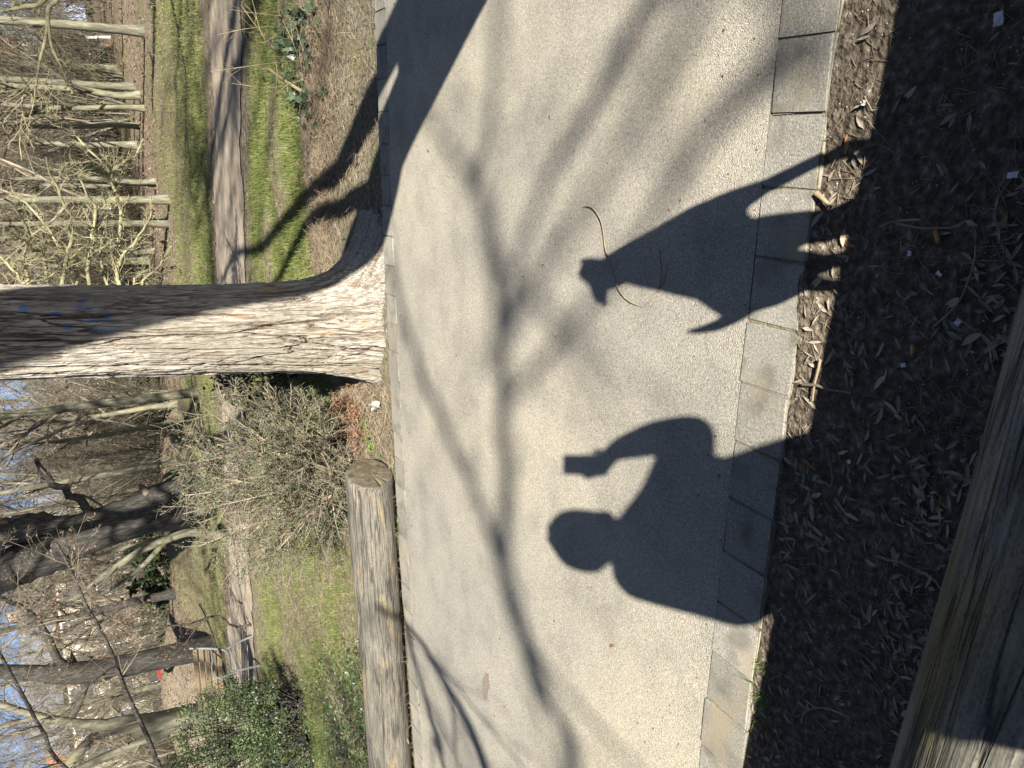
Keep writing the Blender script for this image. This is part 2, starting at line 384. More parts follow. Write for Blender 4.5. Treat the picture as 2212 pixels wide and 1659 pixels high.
def ring_material():
    m = bpy.data.materials.new('ringed_cut'); m.use_nodes = True
    nt = m.node_tree; N = nt.nodes; L = nt.links
    bs = N['Principled BSDF']; bs.inputs['Roughness'].default_value = 0.95; bs.inputs['Specular IOR Level'].default_value = 0.1
    tc = N.new('ShaderNodeTexCoord'); mp = N.new('ShaderNodeMapping'); mp.inputs['Location'].default_value = (0, 0.02, -0.105)
    L.new(tc.outputs['Object'], mp.inputs[0])
    wv = N.new('ShaderNodeTexWave'); wv.wave_type = 'RINGS'; wv.rings_direction = 'X'; wv.inputs['Scale'].default_value = 42; wv.inputs['Distortion'].default_value = 5.0; wv.inputs['Detail'].default_value = 5
    wv.inputs['Detail Scale'].default_value = 0.6
    L.new(mp.outputs[0], wv.inputs[0])
    nz = N.new('ShaderNodeTexNoise'); nz.inputs['Scale'].default_value = 26; nz.inputs['Detail'].default_value = 10; L.new(mp.outputs[0], nz.inputs['Vector'])
    def ramp(f, stops):
        r = N.new('ShaderNodeValToRGB'); el = r.color_ramp.elements
        while len(el) < len(stops): el.new(0.5)
        for e, (p, c) in zip(el, stops): e.position = p; e.color = (*c, 1)
        L.new(f, r.inputs[0]); return r.outputs[0]
    a = ramp(wv.outputs['Fac'], [(0.0, (0.05, 0.042, 0.03)), (0.5, (0.085, 0.072, 0.05)), (1.0, (0.12, 0.102, 0.072))])
    b = ramp(nz.outputs['Fac'], [(0.3, (0.45, 0.43, 0.4)), (0.5, (0.95, 0.95, 0.95)), (0.7, (1.5, 1.45, 1.3))])
    mx = N.new('ShaderNodeMix'); mx.data_type = 'RGBA'; mx.blend_type = 'MULTIPLY'; mx.inputs[0].default_value = 1
    L.new(a, mx.inputs[6]); L.new(b, mx.inputs[7]); L.new(mx.outputs[2], bs.inputs['Base Color'])
    bp = N.new('ShaderNodeBump'); bp.inputs['Strength'].default_value = 0.8; bp.inputs['Distance'].default_value = 0.006
    L.new(nz.outputs['Fac'], bp.inputs['Height']); L.new(bp.outputs[0], bs.inputs['Normal'])
    return m
M_CUT = ring_material()
def wood_material(name, grey, tan, dark, moss=None, fiber=150):
    m = bpy.data.materials.new(name); m.use_nodes = True
    nt = m.node_tree; N = nt.nodes; L = nt.links
    bs = N['Principled BSDF']; bs.inputs['Roughness'].default_value = 0.9; bs.inputs['Specular IOR Level'].default_value = 0.15
    tc = N.new('ShaderNodeTexCoord')
    def noise(scale, st_, detail=6, loc=0.0):
        mp = N.new('ShaderNodeMapping'); mp.inputs['Scale'].default_value = st_; mp.inputs['Location'].default_value = (loc, loc * 0.7, loc * 0.3)
        L.new(tc.outputs['Object'], mp.inputs[0])
        n = N.new('ShaderNodeTexNoise'); n.inputs['Scale'].default_value = scale; n.inputs['Detail'].default_value = detail
        L.new(mp.outputs[0], n.inputs['Vector']); return n.outputs['Fac']
    def ramp(fac, stops):
        r = N.new('ShaderNodeValToRGB'); el = r.color_ramp.elements
        while len(el) < len(stops): el.new(0.5)
        for e, (p, c) in zip(el, stops): e.position = p; e.color = (*c, 1)
        L.new(fac, r.inputs[0]); return r.outputs[0]
    def mix(a, b, fac, mode='MIX'):
        x = N.new('ShaderNodeMix'); x.data_type = 'RGBA'; x.blend_type = mode
        if isinstance(fac, float): x.inputs[0].default_value = fac
        else: L.new(fac, x.inputs[0])
        for k, v in ((6, a), (7, b)):
            if isinstance(v, tuple): x.inputs[k].default_value = (*v, 1)
            else: L.new(v, x.inputs[k])
        return x.outputs[2]
    base = ramp(noise(5, (0.6, 1.4, 1.4), 8), [(0.3, tuple(c * 0.7 for c in grey)), (0.5, grey), (0.7, tuple(c * 1.25 for c in grey))])
    base = mix(base, tan, ramp(noise(9, (0.5, 1.6, 1.6), 9, 3.0), [(0.54, (0, 0, 0)), (0.66, (0.85, 0.85, 0.85))]))
    base = mix(base, dark, ramp(noise(6, (0.5, 1.5, 1.5), 9, 7.0), [(0.56, (0, 0, 0)), (0.7, (0.8, 0.8, 0.8))]))
    if moss: base = mix(base, moss, ramp(noise(4, (0.5, 1.2, 1.2), 9, 11.0), [(0.5, (0, 0, 0)), (0.68, (0.75, 0.75, 0.75))]))
    fib = noise(fiber, (0.07, 1, 1), 8, 2.0)
    base = mix(base, ramp(fib, [(0.3, (0.55, 0.55, 0.55)), (0.5, (0.95, 0.95, 0.95)), (0.7, (1.3, 1.28, 1.24))]), 1.0, 'MULTIPLY')
    grit = noise(240, (0.5, 1, 1), 3, 5.0)
    base = mix(base, ramp(grit, [(0.33, (0.6, 0.6, 0.6)), (0.45, (1, 1, 1)), (0.7, (1.15, 1.14, 1.1))]), 1.0, 'MULTIPLY')
    cr = noise(16, (0.045, 1, 1), 4, 9.0)
    crk = ramp(cr, [(0.482, (0, 0, 0)), (0.497, (1, 1, 1)), (0.503, (1, 1, 1)), (0.518, (0, 0, 0))])
    base = mix(base, (0.035, 0.03, 0.024), mix(crk, ramp(noise(3, (0.8, 2, 2), 3, 4.0), [(0.45, (0, 0, 0)), (0.55, (0.9, 0.9, 0.9))]), 1.0, 'MULTIPLY'))
    L.new(base, bs.inputs['Base Color'])
    b1 = N.new('ShaderNodeBump'); b1.inputs['Strength'].default_value = 0.8; b1.inputs['Distance'].default_value = 0.004; L.new(fib, b1.inputs['Height'])
    b2 = N.new('ShaderNodeBump'); b2.inputs['Strength'].default_value = 0.8; b2.inputs['Distance'].default_value = 0.008; b2.invert = True; L.new(crk, b2.inputs['Height']); L.new(b1.outputs[0], b2.inputs['Normal'])
    L.new(b2.outputs[0], bs.inputs['Normal'])
    return m
M_LOG = wood_material('weathered_log_wood', (0.118, 0.109, 0.09), (0.205, 0.163, 0.103), (0.055, 0.053, 0.048))
M_LOGNEAR = wood_material('near_log_wood', (0.145, 0.14, 0.125), (0.20, 0.17, 0.122), (0.06, 0.058, 0.053), (0.105, 0.092, 0.035), 120)

# ground: soil by the near kerb, litter verge, meadow, woodland litter farther off
def smooth01(x): 
    x = np.clip(x, 0, 1); return x * x * (3 - 2 * x)

# ------------------------------------------------------------------ layout curves
NX = np.array([-40, -12, -3.0, -1.8, -0.8, 0.25, 2.5, 12, 30]); NY = np.array([-2.2, 0.55, 1.225, 1.288, 1.335, 1.387, 1.44, 1.3, 0.9])
FXp = np.array([-40, -12, -6.0, -3.39, -2.63, -1.65, -1.13, -0.39, 0.17, 2.5, 12, 30]); FYp = np.array([-0.6, 2.1, 3.13, 3.585, 3.725, 3.84, 3.90, 3.97, 4.00, 4.10, 4.05, 3.7])
def yn(x): return np.interp(x, NX, NY)
def yf(x): return np.interp(x, FXp, FYp)
KW = 0.157
P2 = np.array([[14, 5.5, 7.6], [6, 6.9, 8.9], [0.9, 8.2, 10.0], [-0.4, 8.62, 10.5], [-1.95, 9.15, 11.1], [-3.8, 9.95, 11.9], [-5.5, 10.4, 12.5], [-7.3, 10.75, 12.9], [-9.0, 10.9, 13.8], [-11.2, 10.9, 15.0], [-15, 11.2, 15.6], [-24, 12.5, 15.5], [-50, 16, 19]])[::-1]
def p2n(x): return np.interp(x, P2[:, 0], P2[:, 1])
def p2f(x): return np.interp(x, P2[:, 0], P2[:, 2])
TREE = np.array([-1.33, 4.42])
MOUNDS = [(-16.5, 23.0, 5.0, 3.2, 0.75), (-10.6, 21.5, 2.6, 2.2, 0.55), (-21, 24, 4, 3, 0.9)]
def ground_z(x, y):
    x = np.asarray(x, float); y = np.asarray(y, float)
    near = -0.012 + 0.016 * (fbm(x * 7, y * 7, 0, 3) - 0.5) + np.clip(0.045 * (fbm(x * 9, y * 3, 0, 4) - 0.42), 0, 0.02) * np.exp(-((y - yn(x) + KW) / 0.022) ** 2) * 1.6
    d = y - (yf(x) + KW)
    ver = -0.045 + 0.03 * (fbm(x * 3, y * 3, 0, 5) - 0.5) - 0.045 * smooth01((x + 0.9) / 0.5) * np.exp(-np.clip(d, 0, 9) / 0.35) * (d > -0.1)
    rt = np.hypot((x - TREE[0] - 0.12) / 1.3, y - TREE[1])
    ver = ver + 0.075 * np.exp(-(rt / 0.50) ** 2)
    ver = ver + 0.12 * (fbm(x * 0.12, y * 0.12, 0, 9) - 0.5) * smooth01((y - 12) / 12)
    for mx, my, rx, ry, h in MOUNDS:
        ver = ver + h * np.exp(-(((x - mx) / rx) ** 2 + ((y - my) / ry) ** 2) ** 1.5)
    z = np.where(y < yn(x) - KW * 0.5, near, np.where(y > yf(x) + KW * 0.55, ver, -0.07))
    return z
def grass_start(x):
    return np.interp(x, [-40, -12, -4.0, -2.9, -2.3, -1.6, -0.9, -0.3, 1, 10], [2.6, 2.6, 4.20, 4.35, 5.0, 5.5, 5.75, 5.85, 5.9, 5.6])
def grass_w(x, y):
    """how grassy the meadow is at a point"""
    n = fbm(np.asarray(x) * 0.9, np.asarray(y) * 0.9, 0, 21)
    n2 = fbm(np.asarray(x) * 0.18, np.asarray(y) * 0.25, 0, 31)
    a = smooth01((y - grass_start(x) + (n - 0.5) * 0.5) / 0.35)
    b = 1 - smooth01((y - p2n(x) + 0.35 + (n - 0.5) * 0.9) / 0.3)
    edge2 = smooth01((y - p2f(x) - 0.45 + (n - 0.5) * 1.0) / 0.5)
    c = edge2 * (1 - smooth01((y - np.interp(x, [-30, -6, 4], [17, 14.5, 14.0]) + (n2 - 0.5) * 5) / 2.5))
    far = 0.45 * smooth01((n2 - 0.52) / 0.12) * smooth01((y - 14) / 3)
    left = np.where(x < -2.6, 0.42 + 1.5 * (n - 0.5), 0.95)
    bare = smooth01((fbm(np.asarray(x) * 1.7, np.asarray(y) * 1.7, 0, 27) - 0.36) / 0.16)
    return np.clip((0.25 + 0.75 * bare) * a * b * left + c * (0.55 + 0.9 * (n - 0.35)) + far, 0, 1)

# ---- ground sheet
def axis(segs):
    out = [segs[0][0]]
    for a, b, st_ in segs:
        k = max(1, int(round((b - a) / st_)))
        out += list(np.linspace(a, b, k + 1)[1:])
    return np.array(out)
gx = axis([(-400, -100, 50), (-100, -30, 6), (-30, -12, 0.7), (-12, -5, 0.25), (-5, 1.5, 0.05), (1.5, 5, 0.3), (5, 30, 2), (30, 300, 45)])
gy = axis([(-200, -30, 25), (-30, -3, 2), (-3, 0.3, 0.3), (0.3, 1.5, 0.03), (1.5, 3.4, 0.2), (3.4, 6.2, 0.035), (6.2, 12, 0.12), (12, 30, 0.35), (30, 90, 3), (90, 600, 60)])
X, Y = np.meshgrid(gx, gy, indexing='xy')
Z = ground_z(X, Y)
ids = np.arange(X.size).reshape(X.shape)
F = np.stack([ids[:-1, :-1], ids[:-1, 1:], ids[1:, 1:], ids[1:, :-1]], -1).reshape(-1, 4)

def ground_material():
    m = bpy.data.materials.new('ground_mixed'); m.use_nodes = True
    nt = m.node_tree; N = nt.nodes; L = nt.links
    bs = N['Principled BSDF']; bs.inputs['Roughness'].default_value = 0.95; bs.inputs['Specular IOR Level'].default_value = 0.1
    tc = N.new('ShaderNodeTexCoord')
    at = N.new('ShaderNodeAttribute'); at.attribute_name = 'zone'
    sep = N.new('ShaderNodeSeparateColor'); L.new(at.outputs['Color'], sep.inputs[0])
    def noise(scale, detail=6):
        n = N.new('ShaderNodeTexNoise'); n.inputs['Scale'].default_value = scale; n.inputs['Detail'].default_value = detail
        L.new(tc.outputs['Object'], n.inputs['Vector']); return n.outputs['Fac']
    def ramp(fac, stops):
        r = N.new('ShaderNodeValToRGB'); el = r.color_ramp.elements
        while len(el) < len(stops): el.new(0.5)
        for e, (p, c) in zip(el, stops): e.position = p; e.color = (*c, 1)
        L.new(fac, r.inputs[0]); return r.outputs[0]
    def mix(a, b, fac):
        x = N.new('ShaderNodeMix'); x.data_type = 'RGBA'
        L.new(fac, x.inputs[0]); L.new(a, x.inputs[6]); L.new(b, x.inputs[7]); return x.outputs[2]
    soil = ramp(noise(55, 8), [(0.28, (0.030, 0.024, 0.017)), (0.48, (0.095, 0.077, 0.056)), (0.62, (0.19, 0.157, 0.116)), (0.74, (0.42, 0.36, 0.28))])
    soilb = ramp(noise(5, 6), [(0.35, (0.055, 0.044, 0.032)), (0.7, (0.13, 0.105, 0.075))])
    mxs = N.new('ShaderNodeMix'); mxs.data_type = 'RGBA'; mxs.inputs[0].default_value = 0.35
    L.new(soil, mxs.inputs[6]); L.new(soilb, mxs.inputs[7]); soil = mxs.outputs[2]
    verge = ramp(noise(34, 9), [(0.28, (0.06, 0.05, 0.035)), (0.45, (0.13, 0.112, 0.078)), (0.6, (0.195, 0.17, 0.12)), (0.75, (0.33, 0.29, 0.205))])
    vm = ramp(noise(6, 5), [(0.5, (0, 0, 0)), (0.7, (0.55, 0.55, 0.55))])
    verge = mix(verge, ramp(noise(50, 5), [(0.3, (0.10, 0.10, 0.035)), (0.7, (0.19, 0.18, 0.07))]), vm)
    litter = ramp(noise(16, 12), [(0.3, (0.075, 0.058, 0.04)), (0.48, (0.155, 0.125, 0.088)), (0.62, (0.23, 0.19, 0.135)), (0.76, (0.38, 0.315, 0.23))])
    grass = ramp(noise(12, 9), [(0.3, (0.035, 0.045, 0.012)), (0.46, (0.085, 0.10, 0.028)), (0.6, (0.15, 0.15, 0.055)), (0.74, (0.28, 0.23, 0.125))])
    col = mix(soil, verge, sep.outputs[0])
    col = mix(col, litter, sep.outputs[1])
    col = mix(col, grass, sep.outputs[2])
    L.new(col, bs.inputs['Base Color'])
    bp = N.new('ShaderNodeBump'); bp.inputs['Strength'].default_value = 0.9; bp.inputs['Distance'].default_value = 0.02
    L.new(noise(70, 8), bp.inputs['Height']); L.new(bp.outputs[0], bs.inputs['Normal'])
    return m
ground_me = mesh_from('ground', np.stack([X, Y, Z], -1), F, ground_material())
zone = np.zeros((X.size, 4), np.float32); zone[:, 3] = 1
nn = fbm(X * 1.5, Y * 1.5, 0, 40)
zone[:, 0] = smooth01((Y - yf(X)) / 0.1).ravel()
vb = np.interp(X, [-6, -2.6, -1.9, -0.6, 0.2, 3], [4.3, 4.3, 4.65, 5.45, 5.35, 5.2])
zone[:, 1] = smooth01((Y - vb + (nn - 0.5) * 0.5) / 0.35).ravel()
zone[:, 2] = (grass_w(X, Y) * (Y > 3)).ravel()
ca = ground_me.color_attributes.new('zone', 'FLOAT_COLOR', 'POINT')
ca.data.foreach_set('color', zone.ravel())
tag(ob('ground', ground_me), kind='structure')

# ---- asphalt path
px = axis([(-38, -8, 1.0), (-8, 4, 0.08), (4, 28, 1.0)])
w = np.linspace(0, 1, 30)
PX = np.repeat(px[:, None], 30, 1)
PYs = yn(PX) * (1 - w) + yf(PX) * w
PZ = 0.0 + 0.006 * (fbm(PX * 0.8, PYs * 0.8, 0, 61) - 0.5) + 0.012 * np.sin(w * math.pi)[None]
pid = np.arange(PX.size).reshape(PX.shape)
PF = np.stack([pid[:-1, :-1], pid[1:, :-1], pid[1:, 1:], pid[:-1, 1:]], -1).reshape(-1, 4)
tag(ob('path', mesh_from('path', np.stack([PX, PYs, PZ], -1), PF, M_ASPH)), kind='structure')

# ---- meadow path
M_SAND = material('gravel_path', [(0.3, (0.17, 0.138, 0.10)), (0.5, (0.275, 0.228, 0.168)), (0.7, (0.36, 0.305, 0.23))], 5.0, detail=9, bump=0.4, bscale=60, bdist=0.01,
                  spot=((0.16, 0.13, 0.09), 1.2, 0.58, 0.75, (1, 1, 1)))
qx = np.concatenate([np.linspace(-50, -14, 60), np.linspace(-13.9, 14, 420)]); w = np.linspace(0, 1, 12)
QX = np.repeat(qx[:, None], 12, 1)
wob = 0.55 * (fbm(QX * 1.9, QX * 0 + 2, 0, 71) - 0.5)
QY = (p2n(QX) + wob) * (1 - w) + (p2f(QX) - wob) * w
QZ = ground_z(QX, QY) + 0.012 + 0.01 * np.sin(w * math.pi)[None]
qid = np.arange(QX.size).reshape(QX.shape)
QF = np.stack([qid[:-1, :-1], qid[1:, :-1], qid[1:, 1:], qid[:-1, 1:]], -1).reshape(-1, 4)
tag(ob('meadow_path', mesh_from('meadow_path', np.stack([QX, QY, QZ], -1), QF, M_SAND)), kind='structure')

# ---- kerbs of square concrete setts
def paver_mesh(seed):
    bm = bmesh.new()
    bm_box(bm, (0, 0, -0.05), (0.1560, 0.1565, 0.1))
    bmesh.ops.bevel(bm, geom=[e for e in bm.edges if e.verts[0].co.z > -0.01 or e.verts[1].co.z > -0.01], offset=0.0035, segments=2, affect='EDGES')
    g = random.Random(seed)
    for v in bm.verts:
        v.co.x += g.uniform(-0.003, 0.003); v.co.y += g.uniform(-0.003, 0.003)
    me = bpy.data.meshes.new('paver'); bm.to_mesh(me); bm.free(); me.materials.append(M_PAVER)
    return me
PAV = [paver_mesh(i) for i in range(5)]
def kerb(name, fn, side, x0, x1, label):
    xs = np.linspace(x0 - 6, x1 + 6, 160)
    y0 = fn(xs)
    ya, yb = (y0 - KW - 0.001, y0 + 0.004) if side < 0 else (y0 - 0.004, y0 + KW + 0.004)
    V = np.concatenate([np.stack([xs, ya, xs * 0 - 0.0030], -1), np.stack([xs, yb, xs * 0 - 0.0030], -1)])
    n = len(xs); i = np.arange(n - 1)
    k = ob(name, mesh_from(name, V, np.stack([i, i + 1, i + 1 + n, i + n], -1), M_JOINT))
    tag(k, label, kind='structure')
    x = x0; j = 0
    g = random.Random(3 if side < 0 else 5)
    while x < x1:
        yc = float(fn(x)) + side * (KW / 2)
        sl = math.atan2(float(fn(x + 0.1)) - float(fn(x - 0.1)), 0.2)
        p = ob('paver', PAV[g.randrange(5)], k, (x, yc, 0.002 + g.uniform(-0.003, 0.003)))
        p.rotation_euler = (g.uniform(-0.012, 0.012), g.uniform(-0.012, 0.012), sl + g.uniform(-0.01, 0.01) + (math.pi if g.random() < .5 else 0))
        x += 0.1595; j += 1
    return k
kerb('kerb', yn, -1, 0.098 - 0.1595 * 26, 1.1, 'row of square concrete setts along the near side of the path')
kerb('kerb', yf, 1, 0.05 - 0.1595 * 36, 1.4, 'row of square concrete setts along the far side of the path')

# ------------------------------------------------------------------ logs
def log_object(name, p0, p1, r, mat, label, seed, capmat, ngroove=7, taper=0.0, oblique=0.0):
    p0 = np.array(p0, float); p1 = np.array(p1, float)
    Lg = np.linalg.norm(p1 - p0); ax = (p1 - p0) / Lg
    t = empty(name, ((p0 + p1) / 2) * [1, 1, 0])
    tag(t, label, 'log')
    t.rotation_euler[2] = math.atan2(ax[1], ax[0])
    nu, nv = int(min(900, Lg / 0.012)), 150
    u = np.linspace(-Lg / 2, Lg / 2, nu); a = np.linspace(0, 2 * math.pi, nv, endpoint=False)
    U, A = np.meshgrid(u, a, indexing='ij')
    rr = r * (1 + taper * U / Lg)
    rr = rr + 0.05 * r * (fbm(U * 0.9, np.cos(A) * 0.8, np.sin(A) * 0.8, seed) - 0.5) * 2
    rr = rr + 0.008 * (fbm(U * 2.2, np.cos(A) * 9, np.sin(A) * 9, seed + 9) - 0.5)
    g = np.random.default_rng(seed)
    for k in range(ngroove):
        a0 = g.uniform(0, 2 * math.pi); u0, u1 = np.sort(g.uniform(-Lg / 2, Lg / 2, 2)); u1 = max(u1, u0 + Lg * 0.3)
        aw = a0 + 0.15 * (fbm(u * 1.1, 0, k, seed + 20) - 0.5) + 0.04 * (vnoise(u * 9, 0, k, seed + 3) - 0.5)
        dd = np.abs((A - aw[:, None] + math.pi) % (2 * math.pi) - math.pi) * r
        fade = smooth01((u - u0) / 0.1) * smooth01((u1 - u) / 0.1)
        rr = rr - g.uniform(0.012, 0.026) * np.exp(-(dd / 0.0055) ** 2) * fade[:, None]
    edge = np.minimum(u + Lg / 2, Lg / 2 - u)
    rr = rr - (0.014 * np.exp(-(edge / 0.012) ** 2))[:, None]
    V = np.stack([U + oblique * np.cos(A) * rr * smooth01((U - Lg / 2 + 0.5) / 0.5), np.cos(A) * rr, np.sin(A) * rr + p0[2]], -1)
    idx = np.arange(nu * nv).reshape(nu, nv)
    F = np.stack([idx[:-1], np.roll(idx[:-1], -1, 1), np.roll(idx[1:], -1, 1), idx[1:]], -1).reshape(-1, 4)
    ob('trunk_barrel', mesh_from('trunk_barrel', V, F, mat), t)
    for e, sgn in ((0, -1), (nu - 1, 1)):
        ring = V[e]; c = ring.mean(0)
        rings = [c + (ring - c) * f + np.array([sgn * d, 0, 0]) for f, d in ((1, 0), (0.95, 0.003), (0.85, 0.004), (0.7, 0.005), (0.55, 0.005), (0.4, 0.005), (0.25, 0.004), (0.12, 0.003), (0.02, 0.0))]
        VV = np.concatenate(rings); k = len(rings); ii = np.arange(k * nv).reshape(k, nv)
        VV[:, 0] += sgn * 0.004 * (fbm(VV[:, 1] * 40, VV[:, 2] * 40, e, seed) - 0.5)
        an = np.arctan2(VV[:, 2] - c[2], VV[:, 1] - c[1]); rd = np.hypot(VV[:, 2] - c[2], VV[:, 1] - c[1])
        for a0 in g.uniform(-3, 3, 5): VV[:, 0] -= sgn * 0.02 * np.exp(-((an - a0) / 0.05) ** 2) * smooth01((rd - 0.15 * r) / (0.3 * r)) * (rd < 0.99 * r)
        FF = np.stack([ii[:-1], ii[1:], np.roll(ii[1:], -1, 1), np.roll(ii[:-1], -1, 1)], -1).reshape(-1, 4)
        ob('cut_end', mesh_from('cut_end', VV, FF if sgn > 0 else FF[:, ::-1], capmat), t)
    return t
log_object('log', (-6.0, 0.470, 0.219), (1.35, 0.340, 0.219), 0.221, M_LOGNEAR, 'thick barkless log in the near corner, mostly shaded, beside bare soil', 5, M_CUT, 12)
ex, ey = -2.12, float(yf(-2.12)) + KW + 0.185
log_object('log', (-7.4, float(yf(-7.4)) + KW + 0.27, 0.105), (ex, ey, 0.105), 0.142, M_LOG, 'long weathered barkless log lying along the far kerb, cut end by the shrub', 11, M_CUT, 16, 0.02, 0.42)

# ------------------------------------------------------------------ the big tree beyond the path
def paint_attr(me, name, vals):
    c = me.color_attributes.new(name, 'FLOAT_COLOR', 'POINT')
    d = np.ones((len(vals), 4), np.float32); d[:, 0] = vals; d[:, 1] = vals; d[:, 2] = vals
    c.data.foreach_set('color', d.ravel())
def big_bark_material():
    m = material('furrowed_bark', [(0.25, (0.12, 0.104, 0.082)), (0.42, (0.215, 0.193, 0.157)), (0.6, (0.33, 0.30, 0.25)), (0.78, (0.47, 0.432, 0.368))], 26, stretch=(3, 3, 0.35), detail=14, bump=1.0, bscale=36, bdist=0.02, rough=0.92,
                 spot=[((0.36, 0.22, 0.11), 7.5, 0.63, 0.72, (2.6, 2.6, 0.3)), ((0.19, 0.173, 0.13), 1.7, 0.54, 0.70, (1.5, 1.5, 0.6))])
    nt = m.node_tree; N = nt.nodes; L = nt.links
    bs = [n for n in N if n.type == 'BSDF_PRINCIPLED'][0]
    src = bs.inputs['Base Color'].links[0].from_socket
    at = N.new('ShaderNodeAttribute'); at.attribute_name = 'paint'
    mx = N.new('ShaderNodeMix'); mx.data_type = 'RGBA'
    ai = N.new('ShaderNodeAttribute'); ai.attribute_name = 'inner_bark_shade'
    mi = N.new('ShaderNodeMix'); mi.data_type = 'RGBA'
    L.new(ai.outputs['Fac'], mi.inputs[0]); L.new(src, mi.inputs[6]); mi.inputs[7].default_value = (0.10, 0.055, 0.026, 1); src = mi.outputs[2]  # brown under-bark colour that also paints shade into the cracks
    L.new(at.outputs['Fac'], mx.inputs[0]); L.new(src, mx.inputs[6]); mx.inputs[7].default_value = (0.03, 0.16, 0.46, 1)
    L.new(mx.outputs[2], bs.inputs['Base Color'])
    return m
def big_tree():
    t = empty('tree', (TREE[0], TREE[1], 0.0))
    tag(t, 'stout tree with pale furrowed bark and blue paint marks beside the far kerb', 'tree')
    Hh, nz_, na = 6.5, 620, 420
    zz = np.concatenate([np.linspace(-0.12, 2.1, 640), np.linspace(2.13, Hh, 70)])
    a = np.concatenate([np.linspace(-3.02, 0.55, 470, endpoint=False), np.linspace(0.55, 2 * math.pi - 3.02, 60, endpoint=False)]); na = len(a)
    Zm, A = np.meshgrid(zz, a, indexing='ij')
    axx = np.interp(zz, [-0.12, 0.0, 0.55, 1.27, 1.88, 3, 6.5], [0.03, 0.03, 0.085, 0.145, 0.195, 0.27, 0.45])
    r0 = np.interp(zz, [-0.12, 0, 0.3, 0.6, 1.2, 1.9, 6.5], [0.30, 0.285, 0.262, 0.252, 0.243, 0.236, 0.20])[:, None] * np.ones_like(A)
    def bump_a(a0, wd): 
        dd = (A - a0 + math.pi) % (2 * math.pi) - math.pi
        return np.exp(-(dd / wd) ** 2)
    zc = np.clip(Zm, 0, 9)
    # root flares: the big one to the right, smaller ones to the front and left
    r0 = r0 + bump_a(0.05, 0.55) * (0.30 * np.exp(-zc / 0.11) + 0.12 * np.exp(-zc / 0.30)) + bump_a(-0.45, 0.30) * 0.16 * np.exp(-zc / 0.09)
    r0 = r0 + bump_a(-0.75, 0.35) * 0.10 * np.exp(-zc / 0.12) + bump_a(-1.5, 0.3) * 0.05 * np.exp(-zc / 0.15)
    r0 = r0 + bump_a(-2.5, 0.30) * 0.07 * np.exp(-zc / 0.20) + bump_a(1.6, 0.6) * 0.14 * np.exp(-zc / 0.2) + bump_a(2.6, 0.3) * 0.09 * np.exp(-zc / 0.2)
    # deep folds of the trunk
    for a0, wd, dp, sw in ((-2.25, 0.045, 0.035, 0.10), (-2.75, 0.05, 0.05, 0.14), (-0.35, 0.06, 0.03, -0.1), (-1.75, 0.03, 0.014, 0.12)):
        aw = a0 + sw * (Zm - 0.8) * 0.5 + 0.12 * (fbm(Zm * 1.6, a0 * 5, 0, 15) - 0.5)
        dd = (A - aw + math.pi) % (2 * math.pi) - math.pi
        r0 = r0 - dp * np.exp(-(dd / wd) ** 2)
    # furrowed plates: wandering cracks along the grain, several sizes
    cx, cy = np.cos(A) * 0.25, np.sin(A) * 0.25
    wx = (fbm(cx * 6, cy * 6, Zm * 1.3, 33) - 0.5) * 0.10 + (fbm(cx * 60, cy * 60, Zm * 8, 34, 3) - 0.5) * 0.018
    disp = np.zeros_like(A); crack_shade = np.zeros_like(A)
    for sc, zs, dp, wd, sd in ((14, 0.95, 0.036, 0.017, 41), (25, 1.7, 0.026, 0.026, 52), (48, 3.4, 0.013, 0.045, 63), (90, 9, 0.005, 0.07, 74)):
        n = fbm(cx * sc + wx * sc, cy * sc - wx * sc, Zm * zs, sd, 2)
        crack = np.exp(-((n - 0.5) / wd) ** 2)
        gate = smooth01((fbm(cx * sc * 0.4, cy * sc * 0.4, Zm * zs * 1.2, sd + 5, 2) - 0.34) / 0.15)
        crack_shade = np.maximum(crack_shade, crack ** 2 * gate * (dp > 0.01))  # crack floors get darkened in colour, standing in for shade
        disp -= dp * crack * gate
        disp += dp * 0.45 * (n - 0.5)
    disp += 0.012 * (fbm(cx * 24, cy * 24, Zm * 2.4, 77) - 0.5) + 0.010 * (fbm(cx * 60, cy * 60, Zm * 6, 81) - 0.5)
    low = np.exp(-zc / 0.10) * (np.abs(A) < 1.2)
    disp = disp * (1 - 0.3 * low) + 0.09 * low * (fbm(cx * 26, cy * 26, Zm * 11, 99) - 0.5) + 0.05 * low * (fbm(cx * 70, cy * 70, Zm * 34, 98) - 0.5)
    rr = r0 + disp
    V = np.stack([axx[:, None] + np.cos(A) * rr, np.sin(A) * rr, Zm], -1)
    idx = np.arange(V.shape[0] * na).reshape(V.shape[0], na)
    F = np.stack([idx[:-1], np.roll(idx[:-1], -1, 1), np.roll(idx[1:], -1, 1), idx[1:]], -1).reshape(-1, 4)
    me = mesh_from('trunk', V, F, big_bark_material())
    # spray paint marks
    pt = np.zeros_like(A)
    for a0, z0, da, dz in ((-0.95, 1.62, 0.10, 0.03), (-0.82, 1.50, 0.05, 0.05), (-1.10, 1.47, 0.06, 0.05), (-1.25, 1.43, 0.06, 0.07), (-0.70, 1.66, 0.05, 0.05), (-0.98, 1.40, 0.12, 0.02), (-1.22, 1.58, 0.05, 0.025), (-0.85, 1.75, 0.1, 0.02), (-1.3, 1.72, 0.05, 0.03), (-0.6, 1.50, 0.04, 0.03)):
        pt = np.maximum(pt, np.exp(-(((A - a0) / da) ** 2 + ((Zm - z0) / dz) ** 2) ** 2))
    pt *= smooth01((fbm(cx * 90, cy * 90, Zm * 14, 90) - 0.40) / 0.2)
    paint_attr(me, 'paint', (pt * 0.75).ravel())
    paint_attr(me, 'inner_bark_shade', (crack_shade * 0.6).ravel())
    ob('trunk', me, t)
